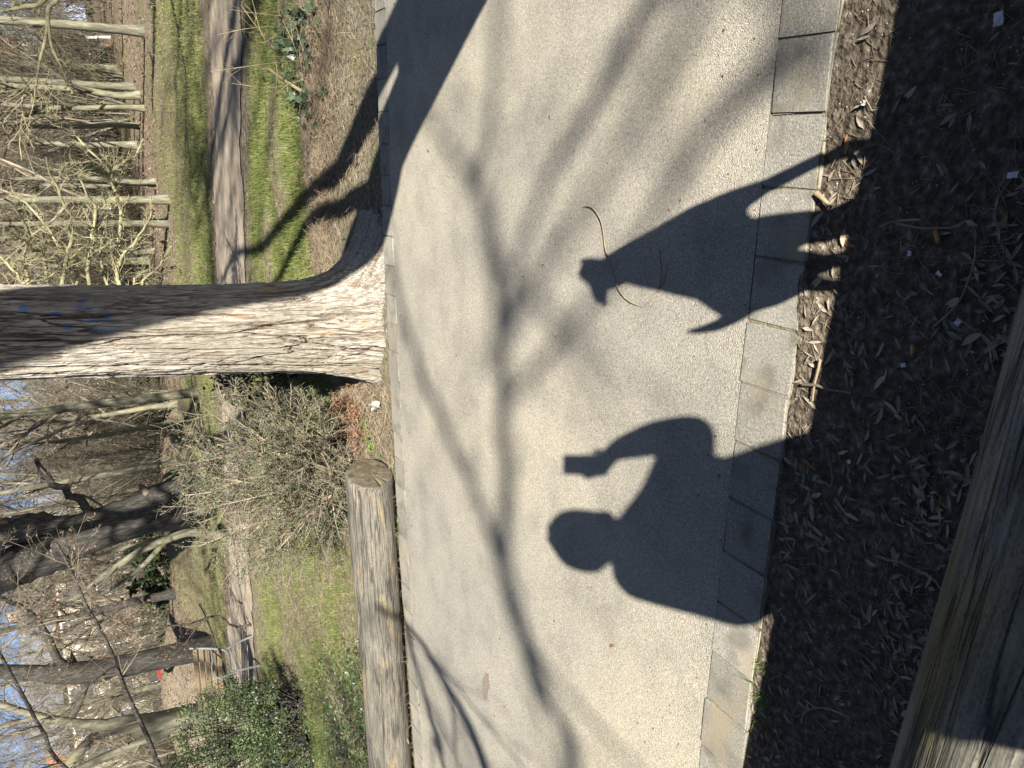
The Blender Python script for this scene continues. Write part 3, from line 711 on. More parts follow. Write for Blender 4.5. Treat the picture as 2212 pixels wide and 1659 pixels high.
    # limbs above the picture
    base = np.array([[[0.40, 0, 5.2], [0.9, -0.2, 7.0], [1.6, -0.4, 9.0], [2.0, -0.6, 11.5]], [[0.40, 0, 5.6], [0.0, 0.4, 7.4], [-0.8, 1.0, 9.5], [-1.4, 1.3, 12]], [[0.42, 0, 6.0], [0.7, 0.8, 8.0], [0.9, 1.9, 10], [1.4, 2.6, 12.5]], [[0.40, 0, 5.4], [-0.3, -0.2, 7.2], [-0.5, -0.1, 9.2], [-1.0, 0.2, 12.2]], [[0.42, 0, 5.8], [0.1, 0.3, 8.2], [-0.1, 0.5, 10.4], [0.2, 0.6, 13.5]]])
    P0 = np.stack([spline(b, 8) for b in base]); R0 = np.linspace(0.19, 0.07, 8)[None] * np.ones((len(base), 1))
    P1, R1 = grow(P0, R0, 13, (0.15, 1), (0.5, 1.1), (0.25, 0.6), 6, 0.15, 0.03, 0.5, 0.012, 5)
    P2_, R2 = grow(P1, R1, 9, (0.2, 1), (0.4, 1.0), (0.3, 0.6), 5, 0.16, 0.02, 0.5, 0.008, 6)
    P3, R3 = grow(P2_, R2, 6, (0.2, 1), (0.4, 1.0), (0.3, 0.6), 4, 0.16, 0.02, 0.5, 0.006, 7)
    ob('crown', mesh_from('crown', *join([tubes(P0, R0, 8), tubes(P1, R1, 5), tubes(P2_, R2, 4), tubes(P3, R3, 3)]), M_BARKD), t)
    return t
big_tree()

# ------------------------------------------------------------------ trees behind the photographer (they throw the shadows on the path)
def poly_tube(pts, r, n=24, m=10, seed=0, wob=0.0):
    q = np.column_stack([np.asarray(pts, float), np.asarray(r, float)])
    s = spline(q, n)
    if wob:
        g = np.random.default_rng(seed); s[1:-1, :3] += g.normal(size=(n - 2, 3)) * wob
    return s[None, :, :3], np.maximum(s[None, :, 3], 0.002)
def stem_tree():
    Yb = 0.95
    base = st(1.99, -1.22, Yb)
    t = empty('tree', (base[0], base[1], 0))
    tag(t, 'twin stemmed tree whose broad forked shadow crosses the path corner', 'tree')
    o = np.array([base[0], base[1], 0])
    def P(l): return [st(s, t_, Yb) - o for s, t_, _ in l], [r for _, _, r in l]
    trunk = [(1.99, -1.32, 0.36), (1.99, -1.0, 0.30), (2.0, -0.5, 0.28), (2.0, -0.1, 0.275), (1.995, 0.16, 0.27), (1.98, 0.34, 0.20)]
    s1 = [(2.06, -0.1, 0.13), (2.13, 0.25, 0.128), (2.155, 0.45, 0.125), (2.14, 0.75, 0.118), (2.11, 1.05, 0.09), (2.2, 1.3, 0.075), (2.33, 1.6, 0.07), (2.5, 2.15, 0.065), (2.7, 2.7, 0.06), (3.08, 3.3, 0.05), (3.2, 3.9, 0.045), (3.3, 4.8, 0.03)]
    s2 = [(1.93, -0.15, 0.19), (1.84, 0.25, 0.188), (1.76, 0.58, 0.19), (1.64, 0.73, 0.20), (1.505, 0.90, 0.215), (1.46, 1.06, 0.20), (1.37, 1.28, 0.20), (1.33, 1.58, 0.195), (1.285, 1.8, 0.19), (1.195, 2.2, 0.19), (1.12, 2.57, 0.185), (1.0, 3.2, 0.16), (0.8, 4.0, 0.11), (0.6, 4.9, 0.05)]
    s3 = [(1.68, 0.72, 0.08), (1.9, 1.15, 0.065), (2.13, 1.55, 0.058), (2.13, 1.86, 0.055), (2.15, 2.4, 0.045), (2.3, 3.1, 0.03)]
    ob('trunk', mesh_from('trunk', *tubes(*poly_tube(*P(trunk), n=30), 28), M_BARKD), t)
    for s in (s1, s2):
        ob('stem', mesh_from('stem', *tubes(*poly_tube(*P(s), n=46), 18), M_BARKD), t)
    T3 = poly_tube(*P(s3), n=24)
    ob('limb', mesh_from('limb', *tubes(*T3, 12), M_BARKD), t)
    top = [poly_tube(*P(s[-5:]), n=12) for s in (s1, s2, s3)]
    Pt = np.concatenate([a for a, _ in top]); Rt = np.concatenate([b for _, b in top])
    Q1, S1 = grow(Pt, Rt, 5, (0.35, 1), (0.4, 0.9), (0.3, 0.6), 6, 0.15, 0.05, 0.45, 0.006, 71)
    Q2, S2 = grow(Q1, S1, 5, (0.3, 1), (0.4, 0.9), (0.3, 0.5), 5, 0.15, 0.02, 0.45, 0.004, 72)
    ob('crown', mesh_from('crown', *join([tubes(Q1, S1, 5), tubes(Q2, S2, 3)]), M_TWIG), t)
stem_tree()

def limb_tree(base, hgt, r, limbs, label, seed):
    t = empty('tree', (base[0], base[1], 0)); tag(t, label, 'tree')
    o = np.array([base[0], base[1], 0.0])
    g = np.random.default_rng(seed)
    zz = np.linspace(-0.1, hgt, 14)
    tp = np.stack([0.25 * np.sin(zz * 0.5 + seed), 0.2 * np.cos(zz * 0.4) - 0.2, zz], -1)
    rad = r * (1 - 0.75 * np.clip(zz, 0, hgt) / hgt) + 0.14 * np.exp(-np.clip(zz, 0, 9) / 0.25)
    ob('trunk', mesh_from('trunk', *tubes(tp[None], rad[None], 18), M_BARKD), t)
    allP, allR = [], []
    for pix, ks, rs, attach in limbs:
        pts = [gp(*p) + k * SUN - o for p, k in zip(pix, np.linspace(ks[0], ks[1], len(pix)))]
        rr = list(np.linspace(rs[0], rs[1], len(pix)))
        if attach is not None:
            za = attach; c = np.array([np.interp(za, zz, tp[:, i]) for i in range(3)])
            d = pts[-1] - c
            pts += [pts[-1] - 0.4 * d + [0, 0, -0.25], c]; rr += [rs[1] * 1.25, rs[1] * 1.6]
        P0, R0 = poly_tube(pts, rr, n=26, seed=seed, wob=0.006)
        ob('limb', mesh_from('limb', *tubes(P0, R0, 10), M_BARKD), t)
        allP.append(P0); allR.append(R0)
    C1, D1 = grow(tp[None], rad[None], 16 if limbs else 44, (0.78 if limbs else 0.33, 1), (0.6, 1.25), (0.25, 0.5), 8, 0.12, 0.05, 0.4, 0.012, seed + 5)
    C2, D2 = grow(C1, D1, 7, (0.2, 1), (0.4, 1.0), (0.3, 0.6), 6, 0.15, 0.02, 0.5, 0.008, seed + 6)
    C3, D3 = grow(C2, D2, 5, (0.2, 1), (0.4, 1.0), (0.3, 0.6), 5, 0.15, 0.02, 0.5, 0.006, seed + 7)
    top = [tubes(C1, D1, 5), tubes(C2, D2, 4), tubes(C3, D3, 3)]
    if not allP:
        ob('crown', mesh_from('crown', *join(top), M_TWIG), t)
        return
    P0 = np.concatenate(allP); R0 = np.concatenate(allR)
    Q1, S1 = grow(P0, R0, 4, (0.02, 0.9), (0.4, 0.9), (0.12, 0.30), 6, 0.14, 0.02, 0.45, 0.006, seed)
    Q2, S2 = grow(Q1, S1, 4, (0.2, 1), (0.4, 1.0), (0.3, 0.6), 5, 0.15, 0.02, 0.5, 0.005, seed + 1)
    ob('crown', mesh_from('crown', *join([tubes(Q1, S1, 5), tubes(Q2, S2, 3)] + top), M_TWIG), t)
B1 = [(1030, 380), (1055, 500), (1075, 640), (1087, 780), (1090, 900), (1097, 1030), (1088, 1220), (1132, 1380), (1180, 1520), (1240, 1690)]
B2 = [(845, 560), (862, 650), (890, 740), (930, 850), (980, 960), (1040, 1105), (1088, 1225), (1132, 1380)]
B7 = [(840, 1290), (873, 1344), (923, 1404), (1003, 1544), (1060, 1690)]
B7b = [(870, 1330), (895, 1419), (923, 1519), (953, 1619), (972, 1700)]
B8 = [(1230, 1500), (1330, 1430), (1425, 1370), (1500, 1350)]
limb_tree((-4.3, -7.5), 10.0, 0.24, [
    (B1, (13.4, 12.6), (0.025, 0.040), 6.6), (B2, (13.8, 13.0), (0.019, 0.028), None),
    (B7, (7.0, 7.2), (0.018, 0.028), 4.0), (B7b, (7.2, 7.4), (0.015, 0.023), 4.2)],
    'tree behind the viewer whose limbs shade the left stretch of path', 23)
B4 = [(1085, 800), (1120, 560), (1171, 414), (1225, 320), (1293, 209), (1395, 0), (1450, -120)]
B5 = [(1092, 900), (1060, 520), (1035, 395), (1060, 300), (1075, 150), (1075, 0), (1065, -140)]
B3 = [(1090, 880), (1130, 825), (1190, 755), (1260, 685), (1345, 580), (1440, 430), (1540, 270), (1650, 140), (1720, 20)]
B9 = [(880, 200), (930, 260), (985, 340), (1035, 400), (1075, 560)]
limb_tree((8.0, -4.6), 11.0, 0.26, [
    (B4, (14.0, 13.0), (0.018, 0.031), 7.0), (B5, (15.0, 15.0), (0.018, 0.026), 7.8),
    (B3, (14.5, 12.5), (0.018, 0.028), 6.6), (B9, (13.5, 13.5), (0.018, 0.026), None)],
    'tree behind the viewer whose limbs shade the right stretch of path', 29)
limb_tree((1.3, -9.6), 20.0, 0.30, [], 'tree behind the viewer whose crown dapples the meadow by the shrub', 37)
limb_tree((10.4, -9.2), 15.0, 0.24, [], 'tree behind the viewer whose crown dapples the meadow path', 43)
limb_tree((11.0, -5.0), 13.0, 0.24, [], 'tree behind the viewer whose crown dapples the far end of the meadow path', 47)

# ------------------------------------------------------------------ photographer, phone and dog (outside the frame; their shadows lie on the path)
def skinned(name, nodes, edges, mat, parent=None, voxel=0.011, soft=6):
    """nodes: {key: (xyz, radius)}; tapered limbs swept between joints, fused into one continuous surface."""
    bm = bmesh.new()
    for a, b in edges:
        pa, ra = np.asarray(nodes[a][0], float), nodes[a][1]; pb, rb = np.asarray(nodes[b][0], float), nodes[b][1]
        n = max(2, int(np.linalg.norm(pb - pa) / (0.35 * min(ra, rb))) + 1)
        n = min(n, 28)
        for i in range(n + 1):
            f = i / n; c = pa * (1 - f) + pb * f; r = ra * (1 - f) + rb * f
            bmesh.ops.create_icosphere(bm, subdivisions=2, radius=r, matrix=Matrix.Translation(Vector(c)))
    me = bpy.data.meshes.new(name); bm.to_mesh(me); bm.free()
    o = bpy.data.objects.new(name, me); COL.objects.link(o)
    md = o.modifiers.new('fuse', 'REMESH'); md.mode = 'VOXEL'; md.voxel_size = voxel
    sm = o.modifiers.new('soft', 'SMOOTH'); sm.factor = 0.5; sm.iterations = soft
    dg = bpy.context.evaluated_depsgraph_get()
    new = bpy.data.meshes.new_from_object(o.evaluated_get(dg))
    bpy.data.objects.remove(o)
    new.name = name; new.materials.clear(); new.materials.append(mat)
    new.polygons.foreach_set('use_smooth', np.full(len(new.polygons), True))
    return ob(name, new, parent)
def sphere_obj(name, c, r, mat, parent=None, rot=None, noise=0.0, seg=24):
    bm = bmesh.new(); bmesh.ops.create_uvsphere(bm, u_segments=seg, v_segments=seg // 2, radius=1.0)
    for v in bm.verts:
        if noise:
            v.co *= 1 + noise * (float(vnoise(v.co.x * 4, v.co.y * 4, v.co.z * 4, 3)) - 0.5)
    M = Matrix.Translation(Vector([float(a) for a in c])) @ (rot.to_4x4() if rot else Matrix.Identity(4)) @ Matrix.Diagonal((*r, 1))
    bmesh.ops.transform(bm, matrix=M, verts=bm.verts)
    return bm_obj(name, bm, mat, parent, smooth=True)

per = empty('person', (-0.09, -0.44, 0))
tag(per, 'person in a dark jacket holding up a phone, seen only as a shadow', 'person')
PO = np.array([-0.09, -0.44, 0])
fw = _n([0.26, 0.97, 0]); rt_ = np.array([fw[1], -fw[0], 0]); upv = np.array([0, 0, 1.0])
def B(f, r, z): return fw * f + rt_ * r + upv * z       # body frame
wrist = st(-0.012, -0.145, -0.065) - PO; elbow = st(-0.005, -0.340, -0.27) - PO
body = {
 'pelvis': (B(0, 0, 0.92), 0.115), 'belly': (B(0, 0, 1.08), 0.11), 'chest': (B(0, 0, 1.27), 0.11), 'collar': (B(-0.01, 0, 1.40), 0.075), 'neck': (B(0.01, 0, 1.46), 0.055),
 'chin': (st(-0.222, -0.088, -0.36) - PO, 0.028), 'jaw': (B(0.045, 0, 1.515), 0.068), 'head': (B(0.035, 0, 1.59), 0.088), 'crown': (B(0.02, 0, 1.66), 0.06),
 'rs': (B(-0.01, 0.15, 1.355), 0.055), 're': (elbow, 0.043), 'rw': (wrist, 0.028), 'rh': (CPOS + DOWN * 0.115 - RIGHT * 0.02 - FWD * 0.035 - PO, 0.030),
 'ls': (B(-0.01, -0.15, 1.355), 0.055), 'le': (B(-0.02, -0.23, 1.10), 0.043), 'lw': (B(0.08, -0.22, 0.88), 0.028), 'lh': (B(0.10, -0.21, 0.80), 0.030),
 'rhip': (B(0, 0.09, 0.86), 0.095), 'rk': (B(0.02, 0.11, 0.48), 0.06), 'ra': (B(-0.02, 0.12, 0.09), 0.042), 'rt': (B(0.13, 0.13, 0.035), 0.035),
 'lhip': (B(0, -0.09, 0.86), 0.095), 'lk': (B(0.03, -0.11, 0.48), 0.06), 'la': (B(-0.02, -0.12, 0.09), 0.042), 'lt': (B(0.13, -0.13, 0.035), 0.035)}
bed = [('pelvis', 'belly'), ('belly', 'chest'), ('chest', 'collar'), ('collar', 'neck'), ('neck', 'jaw'), ('jaw', 'chin'), ('jaw', 'head'), ('head', 'crown'),
       ('chest', 'rs'), ('rs', 're'), ('re', 'rw'), ('rw', 'rh'), ('chest', 'ls'), ('ls', 'le'), ('le', 'lw'), ('lw', 'lh'),
       ('pelvis', 'rhip'), ('rhip', 'rk'), ('rk', 'ra'), ('ra', 'rt'), ('pelvis', 'lhip'), ('lhip', 'lk'), ('lk', 'la'), ('la', 'lt')]
for side, hb in (('r', body['rh'][0]), ('l', body['lh'][0])):
    hdir = _n(hb - body[side + 'w'][0]) if side == 'l' else _n(-DOWN - 0.25 * RIGHT - 0.1 * FWD); sd = _n(np.cross(hdir, fw if side == 'l' else FWD)); 
    for i in range(5):
        off = (i - 1.5) * 0.018 if i < 4 else -0.045
        Lf = (0.062, 0.075, 0.07, 0.055, 0.045)[i]
        curl = (-FWD if side == 'r' else fw) * (0.006 if i < 4 else 0.012)
        a = hb + sd * off * (1 if i < 4 else 0.75) + hdir * (0.015 if i < 4 else -0.02)
        b = a + hdir * Lf * 0.5 + (sd * off * 0.4 if i == 4 else 0) + curl
        c = b + hdir * Lf * 0.45 + curl * 1.6
        for nm, p, r in (('a', a, 0.010), ('b', b, 0.009), ('c', c, 0.007)):
            body[side + 'f%d%s' % (i, nm)] = (p, r)
        bed += [(side + 'h', side + 'f%da' % i), (side + 'f%da' % i, side + 'f%db' % i), (side + 'f%db' % i, side + 'f%dc' % i)]
skinned('body', body, bed, M_SKIN, per, 0.006, 3)
jk = {'hem': (B(0, 0.03, 0.84), 0.135), 'heml': (B(0, -0.09, 0.84), 0.125), 'hemr': (B(0, 0.19, 0.84), 0.12), 'bell': (B(0, -0.09, 1.05), 0.125), 'belr': (B(0, 0.185, 1.04), 0.12), 'belly': (B(0, 0.03, 1.05), 0.14),
      'chl': (B(-0.01, -0.08, 1.27), 0.125), 'chr': (B(-0.01, 0.13, 1.24), 0.12), 'chest': (B(0, 0.0, 1.28), 0.135), 'collar': (B(-0.015, 0, 1.42), 0.085), 'neck': (B(-0.02, 0, 1.50), 0.076),
      'rs': (B(-0.01, 0.155, 1.355), 0.086), 'rm': (st(-0.085, -0.318, -0.36) - PO, 0.074), 're': (st(-0.008, -0.340, -0.27) - PO, 0.068), 'rf': (st(0.011, -0.263, -0.19) - PO, 0.053), 'rw': (st(0.002, -0.180, -0.10) - PO, 0.038), 'rc': (st(-0.006, -0.150, -0.075) - PO, 0.030),
      'ls': (B(-0.01, -0.155, 1.36), 0.088), 'le': (B(-0.02, -0.225, 1.10), 0.070), 'lw': (B(0.07, -0.22, 0.90), 0.045)}
skinned('jacket', jk, [('hem', 'belly'), ('heml', 'bell'), ('hemr', 'belr'), ('hem', 'heml'), ('hem', 'hemr'), ('bell', 'chl'), ('belr', 'chr'), ('belly', 'chest'), ('bell', 'belr'), ('chl', 'chr'), ('chest', 'collar'), ('collar', 'neck'), ('chest', 'rs'), ('collar', 'rs'), ('rs', 'rm'), ('rm', 're'), ('re', 'rf'), ('rf', 'rw'), ('rw', 'rc'), ('chest', 'ls'), ('collar', 'ls'), ('ls', 'le'), ('le', 'lw')], M_CLOTH, per, 0.014)
tr = {k: (body[k][0], r) for k, r in (('pelvis', 0.145), ('rhip', 0.105), ('rk', 0.075), ('lhip', 0.105), ('lk', 0.075))}
tr['ra'] = (B(-0.015, 0.12, 0.10), 0.065); tr['la'] = (B(-0.015, -0.12, 0.10), 0.065)
skinned('trousers', tr, [('pelvis', 'rhip'), ('rhip', 'rk'), ('rk', 'ra'), ('pelvis', 'lhip'), ('lhip', 'lk'), ('lk', 'la')], M_JEANS, per, 0.014)
for s_ in (-1, 1):
    skinned('shoe', {'h': (B(-0.05, 0.12 * s_, 0.045), 0.043), 'm': (B(0.04, 0.125 * s_, 0.045), 0.045), 't': (B(0.15, 0.13 * s_, 0.036), 0.036)}, [('h', 'm'), ('m', 't')], M_DARK, per, 0.008)
sphere_obj('hair', B(-0.005, 0, 1.615), (0.112, 0.122, 0.122), M_HAIR, per, noise=0.12)
sphere_obj('nose', B(0.13, 0, 1.555), (0.014, 0.02, 0.02), M_SKIN, per, seg=12)
for s_ in (-1, 1):
    sphere_obj('ear', B(0.03, 0.088 * s_, 1.57), (0.012, 0.022, 0.032), M_SKIN, per, seg=12)
    sphere_obj('eye', B(0.112, 0.033 * s_, 1.585), (0.012, 0.010, 0.009), M_WHITE, per, seg=12)
bm = bmesh.new(); bm_box(bm, B(0.118, 0, 1.515), (0.045, 0.012, 0.010)); bm_obj('mouth', bm, M_BURNT, per)

# phone: the lens is where the picture was taken from
ph = empty('phone', CPOS + [0, 0, -0.13]); tag(ph, 'dark phone held upright, seen only as a shadow', 'phone')
PHO = CPOS + np.array([0, 0, -0.13])
prot = Matrix(((RIGHT[0], DOWN[0], FWD[0]), (RIGHT[1], DOWN[1], FWD[1]), (RIGHT[2], DOWN[2], FWD[2])))
pc = CPOS - RIGHT * 0.022 + DOWN * 0.058 - FWD * 0.012 - PHO
box_obj('case', pc, (0.072, 0.148, 0.008), M_DARK, ph, prot, 0.003)
box_obj('screen', pc - FWD * 0.0046, (0.066, 0.140, 0.0008), M_GLASS, ph, prot)
lensc = pc + RIGHT * 0.018 - DOWN * 0.055 + FWD * 0.005
box_obj('lens_bump', lensc, (0.026, 0.026, 0.002), M_DARK, ph, prot, 0.0006)

# dog standing on the near log
dg_o = st(0.40, -0.66, 0.40); DO = np.array([dg_o[0], dg_o[1], 0.43])
dog = empty('dog', DO); tag(dog, 'slim dog standing on the near log, seen only as a shadow', 'dog')
def D(s, t, Y): return st(s, t, Y) - DO
dn = {
 'c1': (D(0.485, -0.440, 0.40), 0.098), 'c2': (D(0.410, -0.487, 0.385), 0.088), 'c3': (D(0.338, -0.512, 0.36), 0.073), 'th': (D(0.316, -0.562, 0.36), 0.058),
 'n1': (D(0.506, -0.366, 0.41), 0.078), 'n2': (D(0.535, -0.305, 0.41), 0.057), 'n3': (D(0.537, -0.255, 0.41), 0.055), 'hd': (D(0.545, -0.222, 0.41), 0.042), 'sk': (D(0.580, -0.190, 0.41), 0.032),
 'mz': (D(0.500, -0.207, 0.39), 0.023), 'ms': (D(0.477, -0.208, 0.375), 0.018), 'mt': (D(0.468, -0.212, 0.37), 0.013),
 'fr1': (D(0.535, -0.520, 0.43), 0.034), 'fr2': (D(0.532, -0.580, 0.43), 0.017), 'fr3': (D(0.525, -0.655, 0.43), 0.0135), 'fr4': (D(0.520, -0.705, 0.43), 0.014), 'fr5': (D(0.498, -0.722, 0.44), 0.017),
 'fl1': (D(0.430, -0.545, 0.37), 0.046), 'fl2': (D(0.398, -0.620, 0.37), 0.034), 'fl3': (D(0.384, -0.665, 0.37), 0.034), 'fl4': (D(0.382, -0.700, 0.375), 0.036),
 'hr2': (D(0.318, -0.615, 0.39), 0.026), 'hr3': (D(0.306, -0.655, 0.39), 0.015), 'hr4': (D(0.305, -0.695, 0.395), 0.016),
 'hl2': (D(0.285, -0.605, 0.33), 0.020), 'hl3': (D(0.256, -0.645, 0.335), 0.011), 'hl4': (D(0.252, -0.680, 0.34), 0.012),
 't1': (D(0.272, -0.492, 0.32), 0.020), 't2': (D(0.262, -0.452, 0.30), 0.0145), 't3': (D(0.268, -0.412, 0.29), 0.009), 't4': (D(0.276, -0.390, 0.285), 0.004)}
de = [('c1', 'c2'), ('c2', 'c3'), ('c3', 'th'), ('c1', 'n1'), ('c2', 'n1'), ('n1', 'n2'), ('n2', 'n3'), ('n3', 'hd'), ('hd', 'sk'), ('hd', 'mz'), ('mz', 'ms'), ('ms', 'mt'),
      ('c1', 'fr1'), ('fr1', 'fr2'), ('fr2', 'fr3'), ('fr3', 'fr4'), ('fr4', 'fr5'), ('c2', 'fl1'), ('fl1', 'fl2'), ('fl2', 'fl3'), ('fl3', 'fl4'),
      ('th', 'hr2'), ('hr2', 'hr3'), ('hr3', 'hr4'), ('th', 'hl2'), ('hl2', 'hl3'), ('hl3', 'hl4'), ('c3', 't1'), ('t1', 't2'), ('t2', 't3'), ('t3', 't4')]
dn = {k: (p, r * 1.05 + 0.001) for k, (p, r) in dn.items()}
skinned('body', dn, de, M_FUR, dog, 0.0045, 6)
for e0, e1_, e2_ in (((0.590, -0.205, 0.43), (0.622, -0.172, 0.435), (0.600, -0.230, 0.44)), ((0.560, -0.185, 0.39), (0.590, -0.160, 0.385), (0.545, -0.190, 0.38))):
    a, b, c = D(*e0), D(*e1_), D(*e2_)
    skinned('ear', {'z': (D(0.563, -0.215, 0.41), 0.02), 'a': (a, 0.019), 'b': ((a + b) / 2, 0.015), 'c': (b, 0.007)}, [('z', 'a'), ('a', 'b'), ('b', 'c')], M_FUR, dog, 0.005, 3)
sphere_obj('nose', D(0.452, -0.214, 0.365), (0.010, 0.010, 0.009), M_NOSE, dog, seg=12)
for yy in (0.375, 0.425):
    sphere_obj('eye', D(0.530, -0.195, yy), (0.007, 0.007, 0.007), M_NOSE, dog, seg=12)

# ------------------------------------------------------------------ grass
def blades(xy, h, wd, z=None, lean=0.5, seed=1):
    g = np.random.default_rng(seed); n = len(xy)
    z = ground_z(xy[:, 0], xy[:, 1]) if z is None else z
    a = g.uniform(0, 2 * math.pi, n); hh = h * g.uniform(0.5, 1.3, n); ww = wd * g.uniform(0.6, 1.3, n)
    la = g.uniform(0, 2 * math.pi, n); lm = np.abs(g.normal(0, lean, n)) * hh
    b = np.stack([xy[:, 0], xy[:, 1], z - 0.005], -1)
    s = np.stack([np.cos(a), np.sin(a), a * 0], -1) * ww[:, None] * 0.5
    tip = b + np.stack([np.cos(la) * lm, np.sin(la) * lm, hh], -1)
    V = np.stack([b - s, b + s, tip], 1).reshape(-1, 3)
    return V, np.arange(n * 3).reshape(n, 3)
def scatter(n, x0, x1, y0, y1, wfn, seed):
    g = np.random.default_rng(seed)
    xy = np.stack([g.uniform(x0, x1, n), g.uniform(y0, y1, n)], -1)
    return xy[g.uniform(0, 1, n) < wfn(xy[:, 0], xy[:, 1])]
g1 = scatter(420000, -9.5, 2.0, 4.2, 10.6, lambda x, y: grass_w(x, y) * (0.35 + 1.3 * np.clip(fbm(x * 2.5, y * 2.5, 0, 25) - 0.3, 0, 1)) * np.where(y < p2n(x), 1, 0), 3)
g2 = scatter(130000, -14, 4.0, 9.8, 19, lambda x, y: grass_w(x, y) * np.where(y > p2f(x), 1, 0), 4)
Vg = join([blades(g1, 0.050, 0.0055, seed=2), blades(g2, 0.060, 0.010, seed=5)])
tag(ob('meadow_grass', mesh_from('meadow_grass', *Vg, M_GRASS, smooth=False)), 'short green meadow grass between the verge and the grove', 'grass', kind='stuff')

# dry stalks of the verge and beneath the shrub
def sticks(n, fn, L, r, seed, flat=0.25):
    g = np.random.default_rng(seed)
    xy = fn(g, n)
    a = g.uniform(0, 2 * math.pi, len(xy)); ln = L * g.uniform(0.4, 1.4, len(xy)); el = np.abs(g.normal(0, flat, len(xy)))
    b = np.stack([xy[:, 0], xy[:, 1], ground_z(xy[:, 0], xy[:, 1]) + 0.002], -1)
    d = np.stack([np.cos(a) * np.cos(el), np.sin(a) * np.cos(el), np.sin(el)], -1)
    bend = g.normal(0, 0.25, (len(xy), 3)) * ln[:, None] * 0.4; bend[:, 2] = np.abs(bend[:, 2]) * 0.5
    P = np.stack([b, b + d * ln[:, None] * 0.5 + bend * 0.5, b + d * ln[:, None] + bend * 0.2], 1)
    R = np.ones((len(xy), 3)) * r * g.uniform(0.6, 1.3, (len(xy), 1)); R[:, 2] *= 0.5
    return tubes(P, R, 3)
def verge_pts(g, n):
    x = g.uniform(-1.2, 1.6, n * 3); y = g.uniform(4.3, 6.0, n * 3)
    ctr = np.interp(x, [-1.0, -0.3, 0.3, 1.5], [5.55, 5.45, 5.35, 5.3])
    k = np.exp(-((y - ctr) / 0.24) ** 2) + 0.10
    m = g.uniform(0, 1, n * 3) < k
    return np.stack([x, y], -1)[m][:n]
def shrub_pts(g, n):
    x = g.uniform(-2.9, -1.55, n * 3); y = g.uniform(4.05, 5.4, n * 3)
    m = (y > yf(x) + KW + 0.05) & ~((x < -2.1) & (y < 4.45))
    return np.stack([x, y], -1)[m][:n]
def log_pts(g, n):
    x = g.uniform(-6.5, -2.2, n * 3); y = yf(x) + KW + 0.03 + np.abs(g.normal(0, 0.04, n * 3)) + np.where(g.uniform(0, 1, n * 3) < 0.6, 0.42, 0)
    return np.stack([x, y], -1)[:n]
tag(ob('dry_stalks', mesh_from('dry_stalks', *join([sticks(5200, verge_pts, 0.10, 0.0016, 3, 0.35), sticks(2600, shrub_pts, 0.09, 0.0016, 4, 0.4), sticks(1800, log_pts, 0.06, 0.0015, 5, 0.5)]), M_STRAW)),
    'mat of dry brown stalks and litter along the far verge', 'plant litter', kind='stuff')

# leaves as flat pointed shapes -------------------------------------------------
def leaf_cards(c, n_, d, L, W, fold=0.15):
    """c centres, n_ normals, d long axes: 6-vertex pointed leaves."""
    n_ = n_ / (np.linalg.norm(n_, axis=1, keepdims=True) + 1e-9)
    d = d - n_ * (d * n_).sum(1, keepdims=True); d /= np.linalg.norm(d, axis=1, keepdims=True) + 1e-9
    s = np.cross(n_, d); L = L[:, None]; W = W[:, None]
    V = np.stack([c - d * L * 0.5, c - d * L * 0.12 + s * W * 0.5 + n_ * W * fold, c + d * L * 0.2 + s * W * 0.38 + n_ * W * fold, c + d * L * 0.5, c + d * L * 0.2 - s * W * 0.38 + n_ * W * fold, c - d * L * 0.12 - s * W * 0.5 + n_ * W * fold], 1)
    i = np.arange(len(c))[:, None] * 6
    F = np.concatenate([i + np.array([[0, 1, 2, 3]]), i + np.array([[0, 3, 4, 5]])], 1).reshape(-1, 4)
    return V.reshape(-1, 3), F
def rnd_leaves(c, L, W, seed, upb=0.4):
    g = np.random.default_rng(seed); n = len(c)
    nn_ = g.normal(size=(n, 3)); nn_[:, 2] = np.abs(nn_[:, 2]) + upb
    return leaf_cards(c, nn_, g.normal(size=(n, 3)), L * g.uniform(0.6, 1.3, n), W * g.uniform(0.6, 1.3, n))

def strew(n, x0, x1, y0, y1, L0, seed, keep=None):
    g = np.random.default_rng(seed); xy = np.stack([g.uniform(x0, x1, n), g.uniform(y0, y1, n)], -1)
    if keep is not None: xy = xy[g.uniform(0, 1, n) < keep(xy[:, 0], xy[:, 1])]
    n = len(xy); z = ground_z(xy[:, 0], xy[:, 1]) + L0 * g.uniform(0.1, 0.5, n)
    c = np.column_stack([xy, z]); nn_ = g.normal(0, 0.45, (n, 3)); nn_[:, 2] = 1
    return leaf_cards(c, nn_, g.normal(size=(n, 3)), L0 * g.uniform(0.5, 1.3, n), L0 * 0.5 * g.uniform(0.5, 1.3, n))
on_path2 = lambda x, y: ((y < p2n(x)) | (y > p2f(x))).astype(float) + 0.06
Vl = join([strew(5200, -9, 2, 4.5, 11, 0.036, 91, lambda x, y: on_path2(x, y) * np.clip(2.2 * fbm(x * 0.8, y * 0.8, 0, 92) - 0.6, 0.05, 1)),
           strew(15000, -16, 5, 11, 24, 0.055, 93, lambda x, y: on_path2(x, y)), strew(16000, -34, 8, 20, 44, 0.10, 94)])
tag(ob('grove_leaf_litter', mesh_from('grove_leaf_litter', *Vl, M_DRYLEAF, smooth=False)), 'brown leaf litter strewn over meadow and grove floor', 'leaf litter', kind='stuff')
